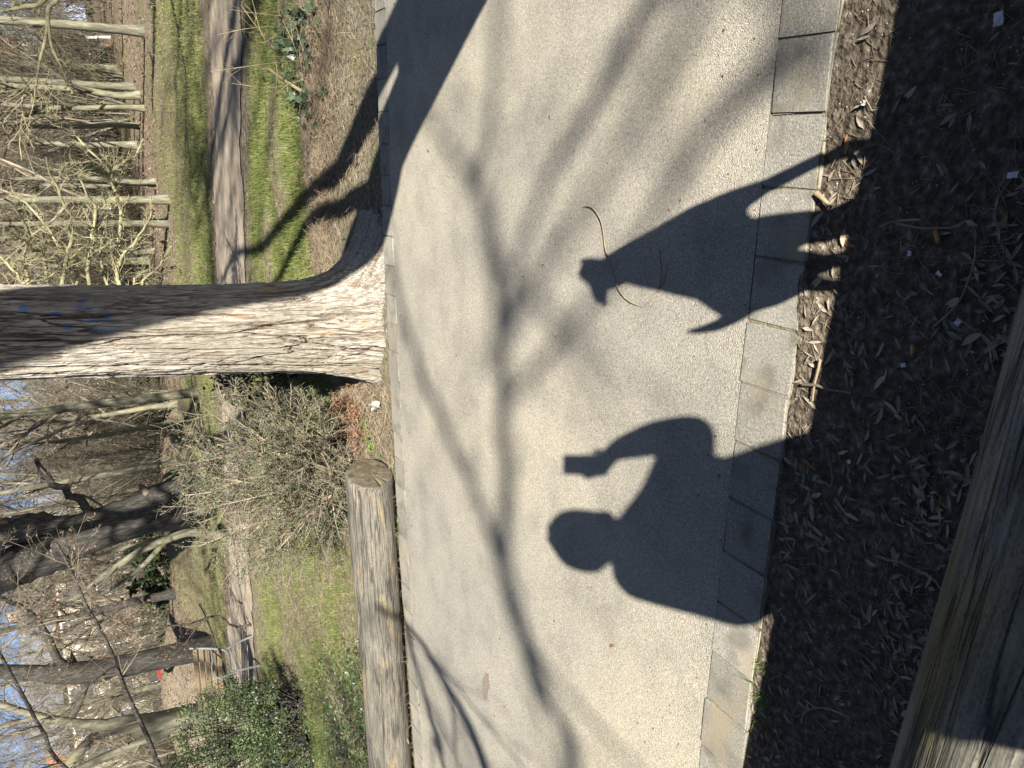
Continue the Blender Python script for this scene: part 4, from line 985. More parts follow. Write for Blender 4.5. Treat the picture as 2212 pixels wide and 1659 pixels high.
# dead orange fern under the shrub
g = np.random.default_rng(8)
FP = []
for k in range(46):
    p = gp(735 + g.uniform(-10, 60), 850 + g.uniform(0, 150), -0.03); p[2] = ground_z(p[0], p[1])
    a = g.uniform(0, 2 * math.pi); L_ = g.uniform(0.10, 0.22)
    q = np.array([p, p + [math.cos(a) * L_ * .5, math.sin(a) * L_ * .5, L_ * 0.35], p + [math.cos(a) * L_, math.sin(a) * L_, L_ * 0.22]])
    FP.append(q)
FP = np.array(FP)
f1, r1 = grow(FP, np.full((len(FP), 3), 0.0016), 16, (0.1, 1), (0.9, 1.3), (0.18, 0.35), 3, 0.1, -0.05, 0.8, 0.0012, 9)
cf = f1[:, 1:].reshape(-1, 3); fern_root = empty('dead_fern', (-1.75, 4.6, 0)); tag(fern_root, 'dead orange fern clump between the stout tree and the shrub', 'fern')
fo = np.array([-1.75, 4.6, 0])
ob('stalk', mesh_from('stalk', *tubes(FP - fo, np.full((len(FP), 3), 0.002), 3), M_FERN), fern_root)
ob('frond', mesh_from('frond', *rnd_leaves(cf - fo, 0.034, 0.012, 4), M_FERN, smooth=False), fern_root)

# ------------------------------------------------------------------ bare tan shrub behind the log
def tan_shrub():
    b = gp(768, 1030, -0.03); b[2] = 0
    t = empty('shrub', b); tag(t, 'bare grey brown twiggy shrub fanning up behind the cut end of the log', 'shrub')
    g = np.random.default_rng(12)
    P = []
    targets = [(410, 1000), (420, 930), (470, 880), (520, 860), (400, 1070), (430, 1130), (480, 1190), (560, 1235), (640, 870), (600, 850), (540, 1000), (650, 1180), (450, 1030), (520, 1100), (700, 1130), (610, 1000), (690, 880), (470, 960), (560, 930), (590, 1200), (395, 960), (385, 1020), (395, 1110), (430, 1180), (500, 1235), (440, 880), (500, 845), (570, 835), (650, 840), (630, 1235), (690, 1190), (480, 1060), (530, 960), (590, 1080), (660, 960), (440, 1000)]
    for k, (dx, dy) in enumerate(targets):
        tp = yp(dx, dy, 4.85 + g.uniform(-0.35, 0.75)) - b
        s0 = np.array([g.uniform(-0.06, 0.06), g.uniform(-0.05, 0.1), -0.05])
        mid = s0 + (tp - s0) * 0.45 + np.array([g.normal(0, 0.08), g.normal(0, 0.08), 0.10])
        P.append(spline([s0, mid, tp], 9))
    P0 = np.array(P); R0 = np.linspace(0.0105, 0.0035, 9)[None] * g.uniform(0.7, 1.3, (len(P), 1))
    P1, R1 = grow(P0, R0, 26, (0.08, 1), (0.4, 1.05), (0.16, 0.42), 6, 0.15, 0.01, 0.6, 0.0024, 13)
    P2_, R2 = grow(P1, R1, 11, (0.1, 1), (0.5, 1.2), (0.22, 0.6), 5, 0.2, 0.0, 0.6, 0.0016, 14)
    ob('stem', mesh_from('stem', *tubes(P0, R0, 6), M_SHTWIG), t)
    ob('twigs', mesh_from('twigs', *join([tubes(P1, R1, 4), tubes(P2_, R2, 3)]), M_SHTWIG), t)
    c = P2_[:, 1:].reshape(-1, 3); c = c[g.uniform(0, 1, len(c)) < 0.5]
    ob('foliage', mesh_from('foliage', *rnd_leaves(c + g.normal(0, 0.012, c.shape), 0.016, 0.009, 6), M_SHRUB, smooth=False), t)
tan_shrub()

# ------------------------------------------------------------------ ivy and stake on the right verge
def ivy_leaf_mesh(seed):
    g = random.Random(seed)
    pts = [(0, -0.5), (0.42, -0.42), (0.30, -0.05), (0.50, 0.12), (0.20, 0.22), (0.0, 0.60), (-0.20, 0.22), (-0.50, 0.12), (-0.30, -0.05), (-0.42, -0.42)]
    bm = bmesh.new()
    c = bm.verts.new((0, -0.1, 0.0))
    vs = [bm.verts.new((x * g.uniform(0.85, 1.1), y * g.uniform(0.85, 1.1), -0.12 * abs(x) - 0.10 * y * y + g.uniform(-0.03, 0.03))) for x, y in pts]
    for i in range(len(vs)):
        bm.faces.new((c, vs[i], vs[(i + 1) % len(vs)]))
    bmesh.ops.recalc_face_normals(bm, faces=bm.faces)
    me = bpy.data.meshes.new('leaf'); bm.to_mesh(me); bm.free(); me.materials.append(M_IVY)
    return me
IVY = [ivy_leaf_mesh(i) for i in range(5)]
def leafy(name, label, cat, spots, meshes, size, seed, stemmat, group=None, hz=0.05, nleaf=60):
    g = random.Random(seed)
    o = np.mean([gp(x, y, -0.06) for x, y in spots], axis=0); o[2] = ground_z(o[0], o[1])
    t = empty(name, o); tag(t, label, cat, group)
    # runners along the soil
    pts = []
    for x, y in spots:
        p = gp(x, y, -0.05); p[2] = ground_z(p[0], p[1]) + 0.012; pts.append(p - o)
    if len(pts) > 2:
        P, R = poly_tube(pts, [0.003] * len(pts), n=8 * len(pts), seed=seed, wob=0.006)
        ob('stem', mesh_from('stem', *tubes(P, R, 5), stemmat), t)
    for k in range(nleaf):
        i = g.randrange(len(spots)); j = min(i + 1, len(spots) - 1); f = g.random()
        x = spots[i][0] * (1 - f) + spots[j][0] * f + g.gauss(0, 14 * size / 0.05); y = spots[i][1] * (1 - f) + spots[j][1] * f + g.gauss(0, 14 * size / 0.05)
        p = gp(x, y, -0.05); p[2] = ground_z(p[0], p[1]) + abs(g.gauss(0, hz)) + 0.01
        l = ob('leaf', meshes[g.randrange(len(meshes))], t, p - o)
        s = size * g.uniform(0.6, 1.35); l.scale = (s, s, s)
        l.rotation_euler = (g.gauss(0.35, 0.5), g.gauss(0, 0.45), g.uniform(-3, 3))
    return t
leafy('ivy', 'dark green ivy leaves sprawling over the litter verge near the picture top', 'ivy', [(690, 10), (660, 60), (640, 110), (625, 60), (650, 170), (690, 210), (640, 215), (620, 130), (690, 120), (655, 30)], IVY, 0.058, 4, M_TWIGT, nleaf=190)
leafy('ivy', 'thin trail of small ivy leaves at the grass edge right of the stout tree', 'ivy', [(660, 235), (675, 250), (690, 240), (700, 262), (690, 275)], IVY, 0.038, 6, M_TWIGT, nleaf=26)
def round_leaf():
    bm = bmesh.new(); pts = [(0, -0.5), (0.3, -0.35), (0.42, 0), (0.28, 0.35), (0, 0.52), (-0.28, 0.35), (-0.42, 0), (-0.3, -0.35)]
    c = bm.verts.new((0, 0, -0.05)); vs = [bm.verts.new((x, y, 0.08 * abs(x))) for x, y in pts]
    for i in range(8): bm.faces.new((c, vs[i], vs[(i + 1) % 8]))
    bmesh.ops.recalc_face_normals(bm, faces=bm.faces)
    me = bpy.data.meshes.new('leaf'); bm.to_mesh(me); bm.free(); me.materials.append(M_WEED); return me
WL = [round_leaf()]
leafy('weed', 'bright green weed between log and kerb nearest the cut end', 'weed', [(846, 1095), (852, 1115), (857, 1140), (858, 1160)], WL, 0.028, 7, M_WEED, nleaf=46, hz=0.035)
leafy('weed', 'small green weed between log and kerb midway along the log', 'weed', [(866, 1405), (870, 1418), (872, 1435)], WL, 0.030, 8, M_WEED, nleaf=26, hz=0.035)
leafy('weed', 'sparse green weed between log and kerb toward the picture bottom', 'weed', [(874, 1478), (877, 1500), (880, 1520)], WL, 0.022, 9, M_WEED, nleaf=22, hz=0.025)
leafy('weed', 'low green weed on the litter in front of the tan shrub', 'weed', [(800, 925), (812, 960), (825, 985), (800, 905)], WL, 0.022, 10, M_WEED, nleaf=30, hz=0.02)
# stake and thin canes
sb = gp(664, 205, -0.06); stp = yp(578, 148, sb[1] - 0.12)
t = empty('stake', [sb[0], sb[1], 0]); tag(t, 'pale broken stick stuck slantwise in the ivy', 'stick')
P, R = poly_tube([sb - [sb[0], sb[1], 0], (sb + stp) / 2 - [sb[0], sb[1], -0.01], stp - [sb[0], sb[1], 0]], [0.013, 0.012, 0.011], n=12)
ob('shaft', mesh_from('shaft', *tubes(P, R, 10), M_TWIGT), t)
t = empty('bramble', [0.55, 5.7, 0]); tag(t, 'thin pale bramble canes arching above the ivy', 'bramble')
bo = np.array([0.55, 5.7, 0]); Ps = []
for a, b, c in (((655, 40), (560, 30), (495, 20)), ((650, 90), (570, 70), (520, 10)), ((660, 160), (575, 90), (545, 0)), ((665, 200), (640, 110), (600, 20)), ((650, 130), (560, 140), (455, 155)), ((660, 170), (590, 190), (500, 180)), ((640, 60), (550, 60), (470, 75)), ((670, 190), (660, 130), (640, 60))):
    Ps.append(spline([gp(*a, -0.05) - bo, yp(*b, 5.55) - bo, yp(*c, 5.5) - bo], 9))
P0 = np.array(Ps); R0 = np.linspace(0.0035, 0.0016, 9)[None] * np.ones((len(Ps), 1))
P1, R1 = grow(P0, R0, 6, (0.2, 1), (0.4, 0.9), (0.15, 0.4), 5, 0.12, 0.0, 0.7, 0.0014, 31)
ob('cane', mesh_from('cane', *join([tubes(P0, R0, 5), tubes(P1, R1, 3)]), M_TWIGT), t)

# ------------------------------------------------------------------ evergreen shrub and ground cover on the left
def leaf_cloud(name, label, blobs, n, L, W, mat, seed, stemmat=M_BARKD, cat='shrub', floor=True):
    o = np.array([blobs[0][0][0], blobs[0][0][1], 0.0]); t = empty(name, o); tag(t, label, cat)
    g = np.random.default_rng(seed); cs = []
    vol = np.array([b[1][0] * b[1][1] * b[1][2] for b in blobs]) ** 0.8; vol /= vol.sum()
    st_ = []
    for (c, r), v in zip(blobs, vol):
        c = np.array(c) - o; r = np.array(r)
        m = int(n * v); nc = max(6, m // 38)
        d = g.normal(size=(nc, 3)); d /= np.linalg.norm(d, axis=1, keepdims=True)
        cc = c + d * r * (g.uniform(0.35, 1.0, (nc, 1)) ** 0.5) * (0.8 + 0.4 * g.uniform(0, 1, (nc, 1)))
        p = cc[g.integers(0, nc, m)] + g.normal(0, 0.055, (m, 3)) * (r.mean() / 0.6) ** 0.5
        cs.append(p)
        base = c * [1, 1, 0]
        for k in range(min(nc, 26)):
            st_.append(spline([base + g.normal(0, 0.05, 3) * [1, 1, 0], (base + cc[k]) / 2 + g.normal(0, 0.06, 3), cc[k]], 5))
    cs = np.concatenate(cs)
    if floor: cs = cs[cs[:, 2] > 0.0]
    ob('foliage', mesh_from('foliage', *rnd_leaves(cs, L, W, seed), mat, smooth=False), t)
    P0 = np.array(st_); R0 = np.linspace(0.012, 0.004, 5)[None] * np.ones((len(P0), 1))
    ob('stems', mesh_from('stems', *tubes(P0, R0, 4), stemmat), t)
    return t
def blob(x, y, Yd, rx, ry, rz): 
    p = yp(x, y, Yd); return ((p[0], p[1], p[2]), (rx, ry, rz))
leaf_cloud('evergreen_shrub', 'dense small leaved evergreen shrub at the picture bottom, partly hiding the bench', [blob(520, 1600, 7.6, 0.75, 0.6, 0.5), blob(500, 1540, 7.9, 0.5, 0.4, 0.36), blob(455, 1590, 8.1, 0.6, 0.5, 0.38), blob(600, 1630, 7.0, 0.6, 0.5, 0.40), blob(430, 1640, 8.0, 0.45, 0.4, 0.35), blob(570, 1540, 7.2, 0.45, 0.4, 0.22)], 13000, 0.034, 0.019, M_SHRUB, 41)
def low_cover(g, n):
    pts = np.stack([g.uniform(610, 800, n), g.uniform(1380, 1700, n)], -1)
    keep = g.uniform(0, 1, n) < smooth01((pts[:, 1] - 1330 - (760 - pts[:, 0]) * 0.7) / 160)
    pts = pts[keep]
    r = np.array([gp(x, y, -0.04) for x, y in pts]); r[:, 2] = ground_z(r[:, 0], r[:, 1]) + np.abs(g.normal(0, 0.05, len(r))) + 0.012
    return r
g = np.random.default_rng(44)
tag(ob('ground_cover', mesh_from('ground_cover', *rnd_leaves(low_cover(g, 5200), 0.034, 0.019, 43, 0.9), M_SHRUB, smooth=False)), 'low green leafy ground cover spreading behind the log', 'ground cover', kind='stuff')
leaf_cloud('evergreen_shrub', 'small dark evergreen bush hugging the shaded left side of the stout tree', [((-2.0, 6.1, 0.42), (0.42, 0.5, 0.34)), ((-1.85, 6.6, 0.6), (0.4, 0.4, 0.3))], 3600, 0.04, 0.022, M_CONIF, 47)

# ------------------------------------------------------------------ lichen covered shrub branches right of the stout tree
def pale_branches():
    Yd = 7.6
    b = yp(470, 720, Yd); b[2] = 0
    t = empty('small_tree', b); tag(t, 'small crooked tree with pale lichen branches reaching out from behind the stout trunk', 'tree')
    br = [[(262, 640), (246, 565), (252, 525), (262, 465), (250, 415), (240, 375), (220, 350), (185, 315), (160, 287)],
          [(200, 650), (190, 575), (197, 535), (202, 490), (207, 452), (190, 425), (170, 380)],
          [(132, 650), (140, 575), (150, 532), (160, 502), (155, 470), (142, 447), (120, 400), (100, 340)],
          [(110, 650), (97, 575), (92, 550), (72, 535), (50, 515), (20, 500)],
          [(285, 640), (292, 605), (332, 590), (360, 590), (380, 570)],
          [(255, 577), (270, 545), (295, 515), (322, 472), (330, 450)],
          [(62, 640), (32, 587), (8, 560), (-20, 545)],
          [(250, 415), (235, 380), (265, 350), (290, 335), (310, 300)],
          [(220, 350), (190, 372), (150, 380), (110, 360)],
          [(300, 640), (310, 610), (345, 570), (372, 530)], [(160, 640), (165, 600), (150, 560), (120, 520), (95, 480), (60, 440), (20, 420)],
          [(240, 640), (225, 600), (215, 540), (230, 480), (225, 430)], [(30, 640), (60, 600), (50, 560), (60, 510), (40, 460), (10, 430)]]
    stem = [b * [1, 1, 0] + [0, 0, -0.05], yp(330, 725, Yd), yp(200, 700, Yd), yp(60, 690, Yd), yp(-120, 700, Yd)]
    P, R = poly_tube([p - b for p in stem], [0.07, 0.06, 0.05, 0.045, 0.035], n=20)
    ob('trunk', mesh_from('trunk', *tubes(P, R, 10), M_TWIGP), t)
    g = np.random.default_rng(51); Ps, Rs = [], []
    for k, l in enumerate(br):
        y0 = Yd - 0.1; y1 = Yd + g.uniform(-0.9, 0.6)
        pts = [yp(x, y, y0 + (y1 - y0) * i / (len(l) - 1)) - b for i, (x, y) in enumerate(l)]
        if l[0][1] >= 630: pts = [P[0][min(19, int(6 + (330 - l[0][0]) / 330 * 10))]] + pts
        r0 = 0.021 if len(l) > 6 else 0.014
        p_, r_ = poly_tube(pts, np.linspace(r0, 0.008, len(pts)), n=16, seed=k, wob=0.008)
        Ps.append(p_); Rs.append(r_)
    P0 = np.concatenate(Ps); R0 = np.concatenate(Rs)
    ob('branches', mesh_from('branches', *tubes(P0, R0, 7), M_TWIGP), t)
    P1, R1 = grow(P0, R0, 26, (0.1, 1), (0.5, 1.2), (0.10, 0.34), 6, 0.22, 0.01, 0.4, 0.0035, 52)
    P2_, R2 = grow(P1, R1, 8, (0.15, 1), (0.5, 1.2), (0.25, 0.7), 5, 0.25, 0.0, 0.55, 0.0026, 53)
    ob('twigs', mesh_from('twigs', *join([tubes(P1, R1, 4), tubes(P2_, R2, 3)]), M_TWIGP), t)
pale_branches()

# ------------------------------------------------------------------ bare trees of the grove
def tree_meshes(seed, h, r, n1, t0, barkmat, twigmat, bend=0.35, spread=(0.5, 1.15), up=0.05, n2=9, n3=8, rmin=0.006, l1=(0.16, 0.34), flare=1.6):
    g = np.random.default_rng(seed)
    N0 = 16; zz = np.linspace(-0.15, h, N0)
    wob = np.cumsum(g.normal(0, bend / N0, (N0, 2)), 0) * 1.2
    P0 = np.column_stack([wob[:, 0] - wob[0, 0], wob[:, 1] - wob[0, 1], zz])[None]
    R0 = (r * (1 - 0.8 * np.clip(zz, 0, h) / h))
    Pd = spline(P0[0], 44); zd = Pd[:, 2]
    Rd = np.interp(zd, zz, R0) + r * (flare - 1) * np.exp(-np.clip(zd, 0, 99) / 0.18)
    tm = mesh_from('trunk', *tubes(Pd[None], Rd[None], 12), barkmat)
    P1, R1 = grow(P0, R0[None], n1, (t0, 0.98), spread, l1, 8, 0.13, up, 0.42, rmin * 1.6, seed + 1)
    P2_, R2 = grow(P1, R1, n2, (0.15, 1), (0.4, 1.1), (0.28, 0.6), 6, 0.18, 0.02, 0.5, rmin, seed + 2)
    P3, R3 = grow(P2_, R2, n3, (0.1, 1), (0.4, 1.1), (0.3, 0.7), 5, 0.2, 0.01, 0.55, rmin * 0.7, seed + 3)
    cm = mesh_from('crown', *join([tubes(P1, R1, 6), tubes(P2_, R2, 4), tubes(P3, R3, 3)]), twigmat)
    return tm, cm
KINDS = [tree_meshes(101, 13, 0.115, 26, 0.16, M_BARKG, M_TWIG), tree_meshes(111, 12, 0.10, 24, 0.12, M_BARKG, M_TWIG, 0.5), tree_meshes(121, 15, 0.14, 28, 0.14, M_BARKG, M_TWIG, 0.3),
         tree_meshes(131, 11, 0.09, 28, 0.10, M_BARKG, M_TWIG, 0.7), tree_meshes(141, 14, 0.20, 30, 0.10, M_BARKD, M_TWIG, 0.4)]
def put_tree(kind, p, label, s=1.0, rz=None, group=None, lean=(0, 0)):
    t = empty('tree', (p[0], p[1], float(ground_z(p[0], p[1]))), rng.uniform(0, 6.28) if rz is None else rz)
    t.scale = (s, s, s); t.rotation_euler[0] = lean[0]; t.rotation_euler[1] = lean[1]
    tag(t, label, 'tree', group)
    ob('trunk', KINDS[kind][0], t); ob('crown', KINDS[kind][1], t)
    return t
front = [((313, 68), 0, 1.0, 'slim pale straight tree nearest the picture top in the grove'),
         ((292, 188), 2, 0.85, 'slim grey green tree second from the picture top in the grove'),
         ((256, 206), 1, 0.9, 'slim tree close behind the second grove trunk'),
         ((313, 234), 1, 0.85, 'thin smooth trunk third along the grove front'),
         ((304, 273), 3, 0.95, 'thin slightly curved trunk fourth along the grove front'),
         ((338, 391), 3, 0.85, 'thin trunk standing alone midway between the fourth grove trunk and the stout tree'),
         ((366, 431), 1, 1.0, 'flared pale trunk of the leaning pair right of the stout tree'),
         ((364, 482), 0, 0.9, 'reddish trunk of the leaning pair right of the stout tree'),
         ((428, 846), 2, 0.8, 'grey trunk showing directly left of the stout tree above the shrub'),
         ((392, 872), 1, 0.9, 'thin trunk in sunlight second left of the stout tree'),
         ((402, 912), 3, 0.9, 'thin mossy trunk third left of the stout tree'),
         ((424, 992), 0, 0.85, 'pale trunk leaning left just before the dark leaning tree'),
         ((428, 1150), 1, 0.9, 'pale crooked trunk against the left side of the dark leaning tree')]
for (x, y), k, s, lab in front:
    t = put_tree(k, gp(x, y, -0.05), lab, s)
    t.scale = (s * 0.82, s * 0.82, s)
# the farther trunks, told apart only by chance: one shared label
gN = np.random.default_rng(77)
used = []
def free(p, dmin):
    return all((p[0] - q[0]) ** 2 + (p[1] - q[1]) ** 2 > dmin ** 2 for q in used)
cnt = 0
for _ in range(900):
    d = gN.uniform(21, 62); az = math.radians(gN.uniform(-47, 8))
    p = np.array([math.sin(az) * d, math.cos(az) * d])
    if math.degrees(az) < -31 and d < 36: continue
    if free(p, 2.6):
        used.append(p); cnt += 1
        put_tree(int(gN.integers(0, 4)), p, 'slender bare tree deep in the grove behind the front trunks', gN.uniform(0.75, 1.15), group='trees deep in the grove')
    if cnt >= 92: break
# undergrowth thickets filling the grove
def thicket(seed):
    g = np.random.default_rng(seed)
    P = []
    for k in range(16):
        a = g.uniform(0, 6.28); L_ = g.uniform(1.6, 3.2); tl = g.uniform(0.15, 0.6)
        P.append(spline([[0.15 * math.cos(a), 0.15 * math.sin(a), -0.05], [L_ * 0.5 * tl * math.cos(a), L_ * 0.5 * tl * math.sin(a), L_ * 0.55], [L_ * tl * math.cos(a) * 1.3, L_ * tl * math.sin(a) * 1.3, L_]], 7))
    P0 = np.array(P); R0 = np.linspace(0.018, 0.006, 7)[None] * np.ones((16, 1))
    P1, R1 = grow(P0, R0, 10, (0.15, 1), (0.3, 0.9), (0.25, 0.5), 6, 0.15, 0.02, 0.5, 0.005, seed)
    P2_, R2 = grow(P1, R1, 6, (0.15, 1), (0.4, 1.0), (0.3, 0.6), 5, 0.2, 0.01, 0.6, 0.004, seed + 1)
    return mesh_from('stems', *tubes(P0, R0, 5), M_BARKG), mesh_from('twigs', *join([tubes(P1, R1, 4), tubes(P2_, R2, 3)]), M_TWIG)
THK = [thicket(201), thicket(211), thicket(221)]
for k in range(60):
    d = gN.uniform(26, 60); az = math.radians(gN.uniform(-46, 6))
    p = (math.sin(az) * d, math.cos(az) * d)
    if math.degrees(az) < -30 and d < 38: continue
    t = empty('thicket', (p[0], p[1], float(ground_z(*p))), gN.uniform(0, 6.28)); s = gN.uniform(0.8, 1.6); t.scale = (s, s, s)
    tag(t, 'bare brown thicket at the back of the grove', 'shrub', 'thickets at the back of the grove')
    a, b_ = THK[k % 3]; ob('stems', a, t); ob('twigs', b_, t)
g = np.random.default_rng(500)
def brush(n, a0, a1, d0, d1, z1, seed, r0=0.008, r1=0.022):
    g = np.random.default_rng(seed)
    d = g.uniform(d0, d1, n); az = np.radians(g.uniform(a0, a1, n)); z = z1 * g.uniform(0, 1, n) ** 1.3
    b = np.stack([np.sin(az) * d, np.cos(az) * d, z], -1)
    v = g.normal(0, 0.55, (n, 3)); v[:, 2] = np.abs(v[:, 2]) + 0.7; v /= np.linalg.norm(v, axis=1, keepdims=True)
    L_ = g.uniform(0.9, 3.0, n)[:, None]
    m_ = b + v * L_ * 0.5 + g.normal(0, 0.12, (n, 3)); e = b + v * L_ + g.normal(0, 0.2, (n, 3))
    return tubes(np.stack([b, m_, e], 1), g.uniform(r0, r1, (n, 1)) * np.array([[1, 0.8, 0.3]]), 3)
tag(ob('distant_wood', mesh_from('distant_wood', *join([brush(8000, -13, 14, 46, 78, 12, 501), brush(3800, -30, -13, 46, 78, 4.5, 506), brush(1800, -50, -30, 50, 78, 4, 502), brush(5000, -50, 14, 50, 78, 2.0, 503), brush(8000, -13, 12, 27, 48, 8.0, 504, 0.004, 0.010), brush(2600, -31, -13, 27, 48, 3.6, 507, 0.004, 0.009), brush(2600, -52, -30, 30, 48, 4.5, 505, 0.004, 0.009)]), M_TWIG)),
    'brown mass of far bare twigs closing off the grove', 'wood', kind='stuff')
for (x, y, Yd, rx, rz_, lab) in ((205, 165, 42, 2.2, 1.4, 'dark evergreen bush between the first and second grove trunks'), (330, 1235, 26, 1.3, 1.0, 'dark evergreen bush left of the dark leaning tree'), (290, 845, 40, 2.0, 1.6, 'dark evergreen bush seen just left of the stout trunk'), (345, 1330, 36, 2.2, 0.9, 'low dark hedge behind the mound')):
    p = yp(x, y, Yd)
    leaf_cloud('evergreen_bush', lab, [((p[0], p[1], max(0.7, p[2])), (rx, rx, rz_)), ((p[0] + rx * 0.6, p[1], max(0.5, p[2] * 0.7)), (rx * 0.7, rx * 0.7, rz_ * 0.7))], 2600, 0.22, 0.12, M_CONIF, int(x))

# big dark trees on the left
def built_tree(label, paths, mat, seed, grow_from=0.3, name='tree', twig=M_TWIG, n1=7, wob=0.0, side=14):
    """paths: list of (part, [points], [radii]) in world space; first is the trunk from the ground up."""
    b = np.array(paths[0][1][0]) * [1, 1, 0]
    t = empty(name, b); tag(t, label, 'tree')
    Ps, Rs = [], []
    for k, (nm, pts, rad) in enumerate(paths):
        P, R = poly_tube([np.asarray(p) - b for p in pts], rad, n=22, seed=seed + k, wob=wob)
        ob(nm, mesh_from(nm, *tubes(P, R, side), mat), t); Ps.append(P); Rs.append(R)
    P0 = np.concatenate(Ps); R0 = np.concatenate(Rs)
    P1, R1 = grow(P0, R0, n1, (grow_from, 1), (0.5, 1.2), (0.14, 0.34), 7, 0.16, 0.03, 0.35, 0.008, seed + 50)
    P2_, R2 = grow(P1, R1, 6, (0.15, 1), (0.4, 1.1), (0.3, 0.6), 6, 0.18, 0.02, 0.5, 0.006, seed + 51)
    P3, R3 = grow(P2_, R2, 6, (0.15, 1), (0.4, 1.1), (0.3, 0.6), 5, 0.2, 0.01, 0.55, 0.004, seed + 52)
    ob('crown', mesh_from('crown', *join([tubes(P1, R1, 6), tubes(P2_, R2, 4), tubes(P3, R3, 3)]), twig), t)
    return t
Y1 = 15.0
built_tree('big dark trunk with a low fork leaning left beyond the tan shrub', [
    ('trunk', [yp(460, 1052, Y1) * [1, 1, 0] + [0, 0, -0.1], yp(430, 1058, Y1), yp(380, 1078, Y1), yp(290, 1115, Y1), yp(190, 1150, Y1), yp(120, 1168, Y1)], [0.62, 0.50, 0.44, 0.40, 0.40, 0.42]),
    ('limb', [yp(140, 1150, Y1), yp(70, 1140, Y1), yp(0, 1150, Y1), yp(-150, 1150, Y1), yp(-330, 1120, Y1)], [0.30, 0.27, 0.25, 0.22, 0.16]),
    ('limb', [yp(140, 1180, Y1), yp(60, 1210, Y1), yp(0, 1240, Y1), yp(-140, 1300, Y1), yp(-330, 1400, Y1)], [0.40, 0.38, 0.36, 0.30, 0.2]),
    ('limb', [yp(215, 1128, Y1), yp(170, 1080, Y1), yp(110, 1040, Y1), yp(90, 1010, Y1), yp(70, 985, Y1)], [0.09, 0.075, 0.06, 0.045, 0.03])], M_BARKD, 301, 0.35, wob=0.02, side=20)
Y2 = 13.0
built_tree('pale mossy tree with forked boughs in front of the dark leaning trunk', [
    ('trunk', [yp(470, 1170, Y2) * [1, 1, 0] + [0, 0, -0.1], yp(420, 1150, Y2), yp(370, 1162, Y2), yp(300, 1192, Y2), yp(230, 1240, Y2), yp(150, 1300, Y2), yp(0, 1370, Y2)], [0.10, 0.075, 0.07, 0.06, 0.055, 0.045, 0.03]),
    ('limb', [yp(360, 1165, Y2), yp(330, 1200, Y2), yp(300, 1230, Y2), yp(260, 1260, Y2), yp(190, 1300, Y2)], [0.055, 0.045, 0.04, 0.03, 0.02])], M_BARKG, 311, 0.5, side=10)
Y3 = 18.6
built_tree('thick shaded trunk behind the bench on the left', [
    ('trunk', [yp(462, 1402, Y3) * [1, 1, 0] + [0, 0, -0.1], yp(440, 1402, Y3), yp(360, 1418, Y3), yp(260, 1440, Y3), yp(190, 1452, Y3), yp(100, 1455, Y3)], [0.40, 0.32, 0.29, 0.28, 0.28, 0.24]),
    ('limb', [yp(190, 1455, Y3), yp(130, 1430, Y3), yp(100, 1370, Y3), yp(60, 1320, Y3), yp(0, 1290, Y3)], [0.12, 0.10, 0.08, 0.065, 0.05]),
    ('limb', [yp(190, 1460, Y3), yp(160, 1540, Y3), yp(120, 1580, Y3), yp(60, 1600, Y3)], [0.11, 0.09, 0.07, 0.05]),
    ('limb', [yp(110, 1455, Y3), yp(0, 1450, Y3), yp(-150, 1440, Y3)], [0.2, 0.16, 0.1])], M_BARKD, 321, 0.4, side=16)
Y4 = 13.5
built_tree('mottled leaning trunk rising from the evergreen shrub', [
    ('trunk', [yp(520, 1500, Y4) * [1, 1, 0] + [0, 0, -0.1], yp(460, 1535, Y4), yp(400, 1545, Y4), yp(330, 1560, Y4), yp(260, 1566, Y4), yp(200, 1580, Y4)], [0.27, 0.22, 0.195, 0.18, 0.17, 0.15]),
    ('limb', [yp(235, 1570, Y4), yp(190, 1605, Y4), yp(150, 1650, Y4), yp(110, 1700, Y4)], [0.12, 0.10, 0.09, 0.07]),
    ('limb', [yp(235, 1566, Y4), yp(150, 1560, Y4), yp(60, 1540, Y4), yp(-60, 1500, Y4)], [0.10, 0.08, 0.06, 0.045]),
    ('limb', [yp(400, 1548, Y4), yp(340, 1590, Y4), yp(250, 1625, Y4), yp(150, 1670, Y4)], [0.11, 0.10, 0.085, 0.06])], M_BARKG, 331, 0.4, side=16)
put_tree(4, gp(430, 1270, -0.05) + [0, 0, 0], 'grey forked tree beside the small mound left of the dark leaning tree', 0.7)
for k, (x, y, Yd, kd) in enumerate(((400, 1330, 40, 2), (390, 1480, 44, 4), (380, 1590, 42, 2), (395, 1240, 46, 0), (370, 1420, 55, 2), (370, 1540, 58, 4), (360, 1640, 50, 2))):
    p = yp(x, y, Yd); put_tree(kd, p, 'bare tree standing beyond the mounds on the left', 0.8 + 0.1 * (k % 3), group='bare trees beyond the mounds')

